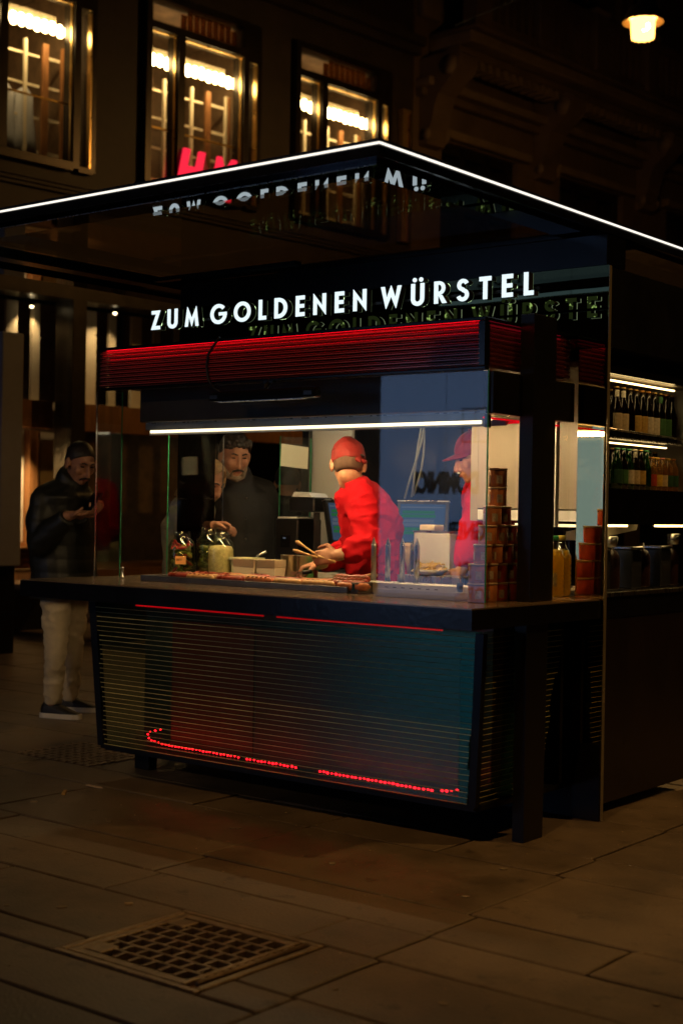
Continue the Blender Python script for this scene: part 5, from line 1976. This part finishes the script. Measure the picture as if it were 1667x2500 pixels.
# dark figure added behind the rear glass to stand in for a ghost reflection
t, hd = person('dark figure with a cap added in place of a reflection left of the receipt printer', dict(
    base=(-6.438, 7.530, 0.000), side=V(.78, .62, 0), pelvis=V(-6.446, 7.523, 0.833), chest=V(-6.451, 7.519, 1.238), neck=V(-6.449, 7.521, 1.403), head=V(-6.431, 7.510, 1.538),
    face=FW, w=1.1, bulk=.03, hem=.1, famp=.006, seed=15, collar=.06,
    knee=[V(-6.488, 7.490, 0.500), V(-6.418, 7.546, 0.500)], ankle=[V(-6.488, 7.490, 0.090), V(-6.418, 7.546, 0.090)], toe=[FW, FW],
    arms=[dict(sh=V(-6.582, 7.416, 1.340), el=V(-6.597, 7.403, 1.070), wr=V(-6.543, 7.383, 0.848), d=-UP, pn=FW, ts=ER, curl=.4),
          dict(sh=V(-6.312, 7.630, 1.346), el=V(-6.292, 7.646, 1.076), wr=V(-6.273, 7.597, 0.853), d=-UP, pn=FW, ts=-ER, curl=.4)],
    hair=(HAIRD, R(112), R(70)), top=BLK, legs=JEANS, skin=SKD))
baseball_cap(t, hd, BLK)

# ------------------------------------------------------------------ shop building with lit first floor bays
FA = math.atan2(.9958, .0913)
stone_d = pm('dark_facade_stone', (.045, .032, .022), .6, var=.35, scale=2.5, bump=.3, bscale=20)
frame_d = pm('dark_bronze_frame', (.030, .022, .015), .35, metal=.5, var=.3)
brass = pm('brass_edge', (.62, .42, .16), .3, metal=1, var=.2)
wood = pm('warm_brown_wood', (.30, .13, .045), .45, var=.3, scale=3, stretch=(6, 6, 1))
muntin = pm('cream_muntin', (.80, .68, .48), .5, var=.08)
cream_w = pm('cream_wall_board', (.60, .50, .36), .6, var=.06)
room_d = pm('room_wall', (.16, .10, .055), .7, var=.4)
fglass = glass('shop_window_glass', (.94, .93, .88), .045, 0, .03)
led_shop = glow('shop_bulb_row', (1.0, .70, .32), 34.0)
S = thing('shop_building', 'dark shop front with three tall lit bay windows on the first floor', 'building', (-13.57, 10.715, 0), FA, local=True)
def sb(x0, x1, y0, y1, z0, z1, nm, m, par, bev=0):
    b = MB()
    if bev:
        b.bbox(x0, x1, y0, y1, z0, z1, bev)
    else:
        b.box(x0, x1, y0, y1, z0, z1)
    return b.build(nm, m, par)
# local axes: x along the facade, -y towards the street
bays = [(-.62, .857), (2.05, 3.62), (4.70, 6.30)]
wall = MB()
wall.box(-8, 7.20, .02, .5, 7.98, 13)
wall.box(-8, 7.20, .0, .5, 4.30, 5.42)
edges = [-8] + [e for a, b2 in bays for e in (a - .10, b2 + .36)] + [7.2]
for i in range(0, len(edges), 2):
    wall.box(edges[i], edges[i + 1], .01, .5, 5.4205, 7.9795)
wall = wall.build('wall', stone_d, S)
for i in range(3):      # shallow string courses
    sb(-8, 7.2, -.05 - .03 * i, .0, 5.30 + .045 * i - .16, 5.34 + .045 * i - .165, 'moulding', stone_d, wall)
sb(-8, 7.25, -.12, .01, 8.35, 8.47, 'cornice', stone_d, wall)
sb(-8, 7.25, -.22, .01, 8.475, 8.60, 'cornice', stone_d, wall)
def upper_bay(a, b2, first):
    w = MB()
    mul = a + .48
    w.box(a - .09, a, -.10, .12, 5.45, 7.95)
    w.box(b2, b2 + .095, -.10, .12, 5.45, 7.95)
    w.box(b2 + .30, b2 + .36, -.06, .12, 5.45, 7.95)
    w.box(mul - .055, mul + .055, -.11, .12, 5.52, 7.46)
    w.box(a + .0005, b2 - .0005, -.10, .12, 5.421, 5.52)
    w.box(a + .0005, b2 - .0005, -.10, .12, 7.461, 7.56)
    w.box(a + .0005, b2 - .0005, -.10, .12, 7.86, 7.95)
    w.box(b2 + .0955, b2 + .2995, -.08, .12, 5.421, 5.49)
    w.box(b2 + .0955, b2 + .2995, -.08, .12, 7.42, 7.95)
    win = w.build('window', frame_d, S)
    # brass edges
    e = MB()
    for x0, x1 in ((a, mul - .055), (mul + .055, b2)):
        for (p, q, r_, t_) in ((x0 + .001, x0 + .018, 5.521, 7.46), (x1 - .018, x1 - .001, 5.521, 7.46)):
            e.box(p, q, -.06, -.02, r_, t_)
        e.box(x0 + .019, x1 - .019, -.06, -.02, 7.44, 7.459)
    e.box(b2 + .10, b2 + .115, -.05, -.01, 5.50, 7.41)
    e.box(b2 + .275, b2 + .299, -.05, .02, 5.50, 7.41)
    e.build('brass_edge', brass, win)
    sb(a, mul - .056, .00, .006, 5.521, 7.459, 'pane', fglass, win)
    sb(mul + .056, b2, .00, .006, 5.521, 7.459, 'pane', fglass, win)
    sb(b2 + .1, b2 + .298, .00, .006, 5.491, 7.419, 'pane', fglass, win)
    # fluted transom light above
    tr = MB()
    n = 9
    x0, x1 = mul + .06, b2 - .04
    for i in range(n):
        xa = x0 + (x1 - x0) * i / n
        top = 7.85 - (.06 if i in (0, n - 1) else 0)
        tr.box(xa + .012, xa + (x1 - x0) / n - .012, .0, .02, 7.575, top)
    tr.build('transom_flute', glass('transom_amber_%d' % first, (.55, .34, .12), .04, .2, haze=.35, hcol=(.4, .2, .06)), win, kind='stuff')
    # bulb row along the top
    b = MB()
    n = 13
    for i in range(n):
        x = a + .07 + (b2 - a - .14) * i / (n - 1)
        if abs(x - mul) < .05:
            continue
        x += .17
        b.ell((x, .20, 7.17 + .008 * math.sin(i * 2.1)), (.062, 0, 0), (0, .03, 0), (0, 0, .085), 8, 6)
    b.build('bulb_row', led_shop, win, kind='stuff')
    fr = MB()
    for i in range(46):
        x = a + .03 + (b2 - a - .06) * i / 45
        fr.box(x, x + .012, .28, .285, 7.20, 7.36)
    fr.build('fringe', muntin, win, kind='stuff')
    # inner white lattice frames and wooden posts
    def inner(x, w_, m):
        x += .50
        sb(x - w_ / 2, x + w_ / 2, .55, .59, 5.53, 7.10, 'inner_post', m, win)
    for x, w_, m in ((a + .24, .038, muntin), (mul + .24, .038, muntin), (mul + .53, .085, wood), (mul + .86, .038, muntin), (b2 - .20, .06, wood), (a - .02, .08, wood)):
        inner(x, w_, m)
    for k, z in enumerate((5.74, 6.16, 6.56, 6.93)):
        sb(a + .401, mul + .48, .595, .615, z - .015, z + .015, 'inner_rail', muntin, win)
        sb(mul + .481, mul + .969, .595, .615, z - .015, z + .015, 'inner_rail', muntin, win)
        sb(mul + 1.091, b2 + .35, .595, .615, z - .01, z + .03, 'inner_rail', muntin, win)
    sb(a, b2, .05, .07, 6.24, 6.262, 'brass_rail', brass, win)
    room = MB()
    room.box(a - .09, b2 + .36, 1.9, 1.95, 5.40, 7.95)
    room.box(a - .09, b2 + .36, .121, 1.899, 5.36, 5.40)
    room.box(a - .09, b2 + .36, .121, 1.899, 7.90, 7.94)
    room.box(a - .12, a - .095, .121, 1.899, 5.401, 7.899)
    room.box(b2 + .365, b2 + .39, .121, 1.899, 5.401, 7.899)
    room.build('room', room_d, win)
    return win
for i, (a, b2) in enumerate(bays):
    upper_bay(a, b2, i)
# gold lit pilaster strip at the end of the shop
sb(6.87, 7.06, -.10, -.005, 5.45, 7.46, 'pilaster', pm('gold_pilaster', (.45, .28, .09), .4, metal=.6, var=.2), S)
sb(6.98, 7.02, -.125, -.101, 5.45, 7.40, 'pilaster_bead', brass, S)
# hanging white garments in the first window
b = MB()
for q in range(2):
    rr_g = []
    cx = .34 + q * .28
    for z, w_ in ((6.50, .03), (6.42, .12), (6.2, .13), (5.9, .17), (5.56, .21)):
        rr_g.append([Vector((cx + (w_ + .018 * math.cos(j * 2.9)) * math.cos(2 * PI * j / 24), .62 + .05 * math.sin(2 * PI * j / 24) * (1 + .3 * math.cos(j * 2.9)), z)) for j in range(24)])
    b.loft(rr_g)
g = b.build('garment', pm('white_cloth', (.55, .55, .58), .8))
g.location = S.location
g.rotation_euler = S.rotation_euler
tag(g, 'pale garments hanging inside the first lit window of the shop', 'garments')
# red neon letters in the middle window
t = thing('red_sign', 'glowing red slanted letters standing in the middle shop window', 'sign', S.location, FA, local=True)
neon = glow('red_neon', (1.0, .022, .055), 1.1)
rot = face_rot((1, 0, 0), (0, 0, 1))
text_mesh('sign_letter', 'H', .74, .02, neon, t, (2.60, -.16, 5.47), rot, .035, .30, 'CENTER', xs=.72)
text_mesh('sign_letter', '&', .34, .02, neon, t, (2.90, -.16, 5.47), rot, .012, .25, 'CENTER')
text_mesh('sign_letter', 'M', .74, .02, neon, t, (3.18, -.16, 5.47), rot, .035, .30, 'CENTER', xs=.62)
sb(2.30, 3.52, -.15, -.12, 5.41, 5.46, 'sign_rail', frame_d, t)
# ground floor of the shop
gf = MB()
gf.box(-8, 7.2, -.06, .30, 3.87, 4.10)
gf.box(-8, 7.2, -.02, .30, 4.2, 4.2995)
for x in (-1.8, .91, 3.55, 6.2):
    gf.box(x, x + .20, -.08, .28, .30, 3.8695)
    gf.box(x, x + .20, -.08, .28, 4.1005, 4.1995)
gf = gf.build('shopfront_frame', frame_d, S)
plinth = sb(-8, 7.2, -.14, .30, 0.0, .299, 'plinth', stone_d, S)
sb(-8, .90, -.22, .0, .56, .60, 'ledge', pm('ledge_bronze', (.30, .19, .09), .35, metal=.6), S)
for k, (x0, x1) in enumerate(((-1.58, .90), (1.12, 3.54), (3.76, 6.19))):
    sb(x0, x1, .02, .03, .62 if k == 0 else .30, 3.865, 'shop_pane', fglass, S)
    for q in range(7):   # vertical cream boards high in the display
        x = x0 + .08 + q * (x1 - x0) / 6.6
        sb(x, x + (.16 if q % 2 else .11), .55, .60, 2.66, 3.86, 'display_board', cream_w, S)
    sb(x0, x1, .45, .70, 2.56, 2.655, 'display_sill', cream_w, S)
    sb(x0, x1, .30, .449, 2.30, 2.64, 'display_beam', wood, S)
    sb(x0 + .02, x0 + .30, .9, .95, .70, 2.29, 'display_panel', cream_w, S) if k else None
    sb(x0, x1, 2.6, 2.65, .1, 4.2, 'back_wall', room_d, S)
    sb(x0, x1, .40, 2.55, .32, .55, 'display_floor', wood, S)
sb(-.9, .76, .70, .74, .90, 2.29, 'display_panel', pm('lit_white_panel', (.72, .62, .47), .6, var=.05), S)
sb(.78, .90, .60, .72, .56, 2.29, 'display_post', wood, S)
sb(-.9, .90, .55, .72, .56, .89, 'display_base', wood, S)
for q in range(4):
    sb(-.95, .93, .50 - .03 * q, .55, .60 + q * .075, .62 + q * .075, 'base_moulding', wood, S)
# arched panes above the beam
for q in range(8):
    x = -1.5 + q * .305
    sb(x, x + .27, .05, .09, 4.105, 4.20, 'arched_light', cream_w, S)
# small spot lights of the display
for k, (x, z, e, pw, yv) in enumerate(((.34, 2.30, 12, 12, .24), (-.55, 2.30, 12, 9, .24), (.53, 4.14, 12, 0, .12), (.65, 3.80, 12, 5, .42), (1.75, 3.82, 12, 6, .2), (4.9, 3.7, 12, 5, .2))):
    b = MB()
    b.lathe((x, yv, z), [(.03, 0), (.032, .05), (.012, .07)], 12)
    sl = b.build('spot_light', frame_d, S)
    MB().ball((x, yv, z - .004), .022, 10, 6).build('bulb', glow('spot_glow_%d' % k, (1, .80, .48), 14), sl)
    if pw:
        ld = bpy.data.lights.new('spot_lamp', 'SPOT')
        ld.energy = pw * (13 if pw > 8 else 4)
        ld.color = (1, .72, .38)
        ld.spot_size = R(95)
        ld.spot_blend = .6
        ld.shadow_soft_size = .02
        lo = bpy.data.objects.new('spot_lamp', ld)
        COL.objects.link(lo)
        lo.parent = sl
        lo.location = (x, yv, z - .03)
        lo.rotation_euler = (R(26), 0, 0)
# grey stele at the frame edge
t = thing('grey_stele', 'tall smooth grey advertising stele standing before the shop window', 'stele', (-10.6, 8.25, 0))
MB().bbox(-11.35, -10.42, 8.2, 8.45, .80, 2.92, .01).build('panel', pm('grey_stele_metal', (.50, .50, .54), .45, metal=.0, var=.15, scale=2), t)
MB().bbox(-11.30, -10.47, 8.22, 8.43, .0, .799, .01).build('base', M['black_matte'], t)
t = thing('stone_bench', 'low dark bench with a warm lit top edge in front of the shop', 'bench', (-11.5, 9.6, 0))
MB().bbox(-13.2, -8.75, 9.75, 10.35, .46, .52, .01).build('seat', pm('bench_top', (.30, .20, .12), .4, metal=.2), t)
for x in (-12.6, -10.9, -9.2):
    MB().bbox(x, x + .3, 9.8, 10.3, 0, .459, .01).build('leg', M['black_matte'], t)
sb(-9, 8, -.9, -.15, .0, .06, 'kerb_step', stone_d, S)

# ------------------------------------------------------------------ stone building beyond
bs = pm('brown_facade_stone', (.13, .085, .05), .75, var=.3, scale=1.8, bump=.35, bscale=14)
bsl = pm('pale_facade_stone', (.20, .14, .085), .75, var=.25, scale=2.2, bump=.3, bscale=18)
dkgl = pm('dark_window_glass', (.01, .009, .008), .08, var=.2)
B = thing('stone_building', 'dark ornate stone building with heavy brackets under a balcony', 'building', (-13.57, 10.715, 0), FA, local=True)
def tb(x0, x1, y0, y1, z0, z1, nm, m, par=None, bev=.02):
    return MB().bbox(x0, x1, y0, y1, z0, z1, bev).build(nm, m, par or B)
w = MB()
wins = [(7.9, 9.9), (11.1, 13.1), (14.6, 16.6), (18.2, 20.2)]
xs = [7.21] + [e for a, b2 in wins for e in (a, b2)] + [24]
for i in range(0, len(xs), 2):
    w.box(xs[i], xs[i + 1], .0, .6, 4.5, 7.2)
w.box(7.21, 24, .0, .6, 7.201, 9.0)
w.box(7.21, 24, .05, .6, 0, 4.499)
xs2 = [7.21] + [e for a in (8.2, 10.6, 13.0, 15.4, 17.8, 20.2) for e in (a, a + 1.3)] + [24]
for i in range(0, len(xs2), 2):
    w.box(xs2[i], xs2[i + 1], .02, .6, 9.001, 12.2)
w.box(7.21, 24, .0, .6, 12.201, 16)
w.build('wall', bs, B)
for a, b2 in wins:
    f = MB()
    for x in (a, a + (b2 - a) / 3 - .06, a + 2 * (b2 - a) / 3 - .06, b2 - .12):
        f.box(x, x + .12, .12, .3, 4.5, 7.2)
    f.box(a + .121, b2 - .121, .13, .29, 6.2, 6.3)
    f.box(a, b2, .12, .3, 7.06, 7.199)
    f = f.build('window', frame_d, B)
    for q in range(3):
        x = a + (b2 - a) * q / 3
        MB().box(x + .09, x + (b2 - a) / 3 - .07, .305, .33, 4.5, 7.05).build('pane', dkgl, f)
        MB().box(x + .16, x + .30, .40, .44, 4.5, 7.0).build('curtain', bsl, f)
    tb(a - .2, b2 + .2, -.16, .0, 7.22, 7.36, 'lintel', bsl)
    tb(a - .15, b2 + .15, -.20, .0, 4.38, 4.498, 'sill', bsl)
for a in (8.2, 10.6, 13.0, 15.4, 17.8, 20.2):
    f = MB()
    f.box(a, a + .12, .12, .3, 9.0, 12.2); f.box(a + 1.18, a + 1.3, .12, .3, 9.0, 12.2); f.box(a + .6, a + .7, .13, .29, 9.0, 12.2)
    f = f.build('window', frame_d, B)
    MB().box(a + .05, a + 1.25, .305, .33, 9.0, 12.2).build('pane', dkgl, f)
# stepped cornice and the balcony it carries
for k, (z0, z1, d) in enumerate(((7.75, 7.88, .16), (7.885, 8.02, .30), (8.36, 8.50, .62), (8.505, 8.68, .85), (8.685, 8.78, .95))):
    tb(7.25 + (.0 if k < 2 else .3), 22, -d, .0, z0, z1, 'cornice', bsl if k in (1, 3) else bs)
d = MB()
for i in range(70):
    x = 7.7 + i * .2
    d.box(x, x + .1, -.60, -.305, 8.22, 8.355)
d.build('dentil', bsl, B, kind='stuff')
def bracket(x):
    b = MB()
    prof = [(-.01, 7.0), (-.16, 7.02), (-.22, 7.12), (-.20, 7.24), (-.26, 7.34), (-.30, 7.55), (-.38, 7.75), (-.62, 7.95), (-.78, 8.12), (-.80, 8.28), (-.70, 8.352), (-.01, 8.352)]
    b.prism([(p, z) for p, z in prof], (x, 0, 0), (0, 1, 0), (0, 0, 1), (.42, 0, 0))
    o = b.build('bracket', bs, B)
    for xx in (x - .03, x + .422):
        s = MB()
        s.lathe((0, 0, 0), [(.15, 0), (.15, .028), (.08, .029)], 14)
        s.v[-3 * 14:] = [(xx + q[2], -.60 + q[0], 8.14 + q[1]) for q in s.v[-3 * 14:]]
        s.build('scroll', bsl, o)
        s = MB()
        s.lathe((0, 0, 0), [(.09, 0), (.09, .028), (.05, .029)], 12)
        s.v[-3 * 12:] = [(xx + q[2], -.16 + q[0], 7.16 + q[1]) for q in s.v[-3 * 12:]]
        s.build('scroll', bsl, o)
for x in (7.35, 10.3, 13.5, 16.8, 20.4):
    bracket(x)
# balustrade of pierced panels
for i in range(9):
    x = 7.6 + i * 1.6
    tb(x, x + .34, -.92, -.62, 8.785, 9.75, 'pedestal', bs)
    tb(x - .04, x + .38, -.96, -.58, 9.755, 9.85, 'pedestal_cap', bsl)
    g = MB()
    g.box(x + .345, x + 1.595, -.86, -.70, 8.79, 8.92)
    g.box(x + .345, x + 1.595, -.88, -.68, 9.62, 9.75)
    for q in range(6):
        xx = x + .42 + q * .20
        g.box(xx, xx + .09, -.82, -.74, 8.921, 9.619)
    g.build('balustrade', bs, B)
for x in (7.3, 10.4, 12.75, 15.1, 17.5):
    tb(x, x + .45, -.10, .019, 9.0, 13.0, 'pilaster', bsl)
tb(7.21, 24, -.12, .04, 4.0, 4.36, 'string_course', bsl)
for i, x in enumerate((8.2, 11.4, 14.9, 18.4)):
    tb(x, x + 1.9, -.03, .049, .5, 3.7, 'shop_opening', dkgl)

# ------------------------------------------------------------------ hanging street lamps
shade = pm('lamp_shade_enamel', (.04, .025, .018), .5, var=.3)
reflector = pm('lamp_reflector', (.30, .20, .10), .4)
lampglass = glow('lamp_glass', (1.0, .46, .09), 7.0)
lampcore = glow('lamp_core', (1.0, .72, .34), 60.0)
def street_lamp(label, loc, power, cone=0, aim=None, col=(1.0, .50, .13)):
    t = thing('street_lamp', label, 'street lamp', loc, 0, 'street lamps hung over the pavement', local=True)
    b = MB()
    P = [(.245, -.005), (.24, .02), (.20, .10), (.16, .17), (.07, .22), (.05, .34), (.05, .40)]
    b.lathe((0, 0, 0), P, 28, cap=False)
    b.lathe((0, 0, 0), [(.05, .40), (.001, .401)], 28, cap=False)
    b.build('shade', shade, t)
    b = MB()
    b.lathe((0, 0, 0), [(.243, -.006), (.20, .03), (.12, .06), (.001, .062)], 28, cap=False)
    b.build('reflector', reflector, t)
    # cylindrical glass with a piece broken out of its rim
    b = MB()
    n = 40
    zs = [0.02, -.06, -.13, -.19]
    idx = {}
    vs, fs = [], []
    for i, z in enumerate(zs):
        r = .145 - .004 * i
        for j in range(n):
            a = 2 * PI * j / n
            vs.append((r * math.cos(a), r * math.sin(a), z - (.010 if i == 3 and j % 3 == 0 else 0)))
    a0 = math.atan2(-.55, .83)
    for i in range(3):
        for j in range(n):
            a = 2 * PI * (j + .5) / n
            da = abs((a - a0 + PI) % (2 * PI) - PI)
            if (i == 2 and da < R(27)) or (i == 1 and da < R(11)):
                continue
            fs.append((i * n + j, i * n + (j + 1) % n, (i + 1) * n + (j + 1) % n, (i + 1) * n + j))
    b.add(vs, fs, sm=True)
    o = b.build('glass', lampglass, t)
    sm = o.modifiers.new('thick', 'SOLIDIFY')
    sm.thickness = .005
    b = MB()
    b.lathe((0, 0, 0), [(.02, .0), (.07, -.02), (.085, -.05), (.06, -.085), (.01, -.095)], 16)
    b.build('bulb', lampcore, t)
    b = MB()
    b.tube([(0, 0, .40), (0, 0, .9)], .012, 8)
    b.tube([(-3.5, 1.2, .98), (0, 0, .9), (3.5, -1.2, .98)], .008, 6)
    b.build('hanger', M['black_matte'], t)
    ld = bpy.data.lights.new('lamp_light', 'SPOT' if cone else 'POINT')
    if cone:
        ld.spot_size = R(cone)
        ld.spot_blend = .9
    ld.energy = power
    ld.color = col
    ld.shadow_soft_size = .10
    lo = bpy.data.objects.new('lamp_light', ld)
    COL.objects.link(lo)
    lo.parent = t
    lo.location = (0, 0, -.16)
    if aim:
        lo.rotation_euler = (Vector(aim) - Vector(loc)).to_track_quat('-Z', 'Y').to_euler()
    return t
street_lamp('hanging street lamp with orange light and a broken glass rim high above the stone building', (-7.84, 15.48, 7.20), 480)
street_lamp('hanging street lamp in front of the kiosk corner throwing an amber pool', (-2.2, 1.2, 6.8), 350, 40, (-3.2, 5.3, 0))
street_lamp('unseen lamp added across from the kiosk counter, aimed at the phone man', (-4.5, -9.0, 5.6), 1250, 21, (-6.3, 6.0, .9), (1.0, .68, .36))  # added out of view, narrow cone lights the phone man but spares the foreground

street_lamp('hanging street lamp over the open pavement on the fridge side of the kiosk', (0.2, 6.9, 6.9), 430, 66, (-1.9, 6.4, 0))
# ------------------------------------------------------------------ lit shop hoarding across the pavement (seen mirrored in the glass)
t = thing('shop_hoarding', 'pale blue lit hoarding with black shop lettering mirrored in the front glass', 'hoarding', (-10.5, -6.0, 0))
hp = glow('hoarding_light', (.23, .37, .70), 1.35)
hx0, hx1 = -11.98, -8.62
MB().box(hx0 - .06, hx1 + .06, -6.25, -6.01, .05, 3.50).build('frame', M['black_matte'], t)
for k, (a, b2) in enumerate(((hx0, -10.9), (-10.88, -9.8), (-9.78, hx1))):
    MB().box(a, b2, -6.009, -5.99, .10, 3.45).build('lit_panel', hp, t)
rot = face_rot((-1, 0, 0), (0, 0, 1))
ink = M['black_matte']
def htext(s_, x, z, size, off=0.0, xs=1.0):
    o = text_mesh('lettering', s_, size, .004, ink, t, (x, -5.982, z), rot, off, 0, 'CENTER', xs=xs)
    return o
htext('DOMINICI', -10.86, 1.62, .38, .022, .60)
htext('DESIGNER', -10.30, 1.00, .32, .012, .72)
htext('SHOES', -10.90, .47, .33, .004, .95)
htext('NEW STORE', -10.02, -.0 + .16, .30, .0, .72)
b = MB()
for a in ((-10.62, -10.60), (-10.42, -10.40), (-10.22, -10.20)):
    b.box(a[0], a[1], -5.985, -5.98, 2.28, 2.74)
for z in (2.28, 2.50, 2.72):
    b.box(-10.62, -10.20, -5.979, -5.976, z, z + .02)
b.build('emblem', ink, t)

# ------------------------------------------------------------------ litter on the pavement
lit = pm('pale_litter', (.62, .48, .30), .7)
b = MB()
b.prism([(-.055, -.006), (.03, -.011), (.06, .0), (.03, .011), (-.05, .008)], (-5.217, 4.698, 0.004), (1, 0, 0), (0, 1, 0), (0, 0, .004))
tag(b.build('paper_scrap', lit), 'pale elongated paper scrap lying on a joint in front of the kiosk', 'litter')
b = MB()
b.bar((-5.179, 4.473, 0.004), (-5.235, 4.534, 0.004), .016, .014)
tag(b.build('dropped_fry', pm('dropped_fry', (.60, .36, .10), .6)), 'small orange dropped fry near the pale paper scrap', 'litter')
b = MB()
b.bar((-5.165, 4.268, 0.004), (-5.143, 4.288, 0.004), .010, .006)
tag(b.build('cigarette_end', pm('cigarette_end', (.45, .36, .24), .7)), 'cigarette end on the slabs beside the dropped fry', 'litter')
b = MB()
b.bar((-3.601, 3.390, 0.004), (-3.580, 3.408, 0.004), .010, .006)
tag(b.build('cigarette_end', lit), 'cigarette end on the slab between kiosk and drain grate', 'litter')
b = MB()
for i in range(420):
    x, y = random.uniform(-6.5, -1.2), random.uniform(2.3, 6.6)
    if GX0 < x < GX1 and GY0 < y < GY1:
        continue
    if -5.5 < x < -3.1 and y > 4.95:
        continue
    rr = random.uniform(.0012, .0042)
    b.ell((x, y, .002), (rr, 0, 0), (0, rr * random.uniform(.6, 1.6), 0), (0, 0, .0016), 6, 4)
o = b.build('grit', pm('pale_grit', (.45, .36, .24), .8, var=.4, scale=3))
o['kind'] = 'stuff'
b = MB()
for i in range(46):
    x, y = random.uniform(-6.0, -1.6), random.uniform(2.3, 4.7)
    if GX0 - .03 < x < GX1 + .03 and GY0 - .03 < y < GY1 + .03:
        continue
    rr = random.uniform(.008, .018)
    n = 9
    P = [(rr * (1 + .35 * math.sin(j * 2.3 + i)) * math.cos(2 * PI * j / n), rr * (1 + .35 * math.sin(j * 1.7 + i)) * math.sin(2 * PI * j / n)) for j in range(n)]
    b.prism(P, (x, y, .0008), (1, 0, 0), (0, 1, 0), (0, 0, .0022))
o = b.build('flattened_gum', pm('gum', (.24, .20, .15), .8))
o['kind'] = 'stuff'
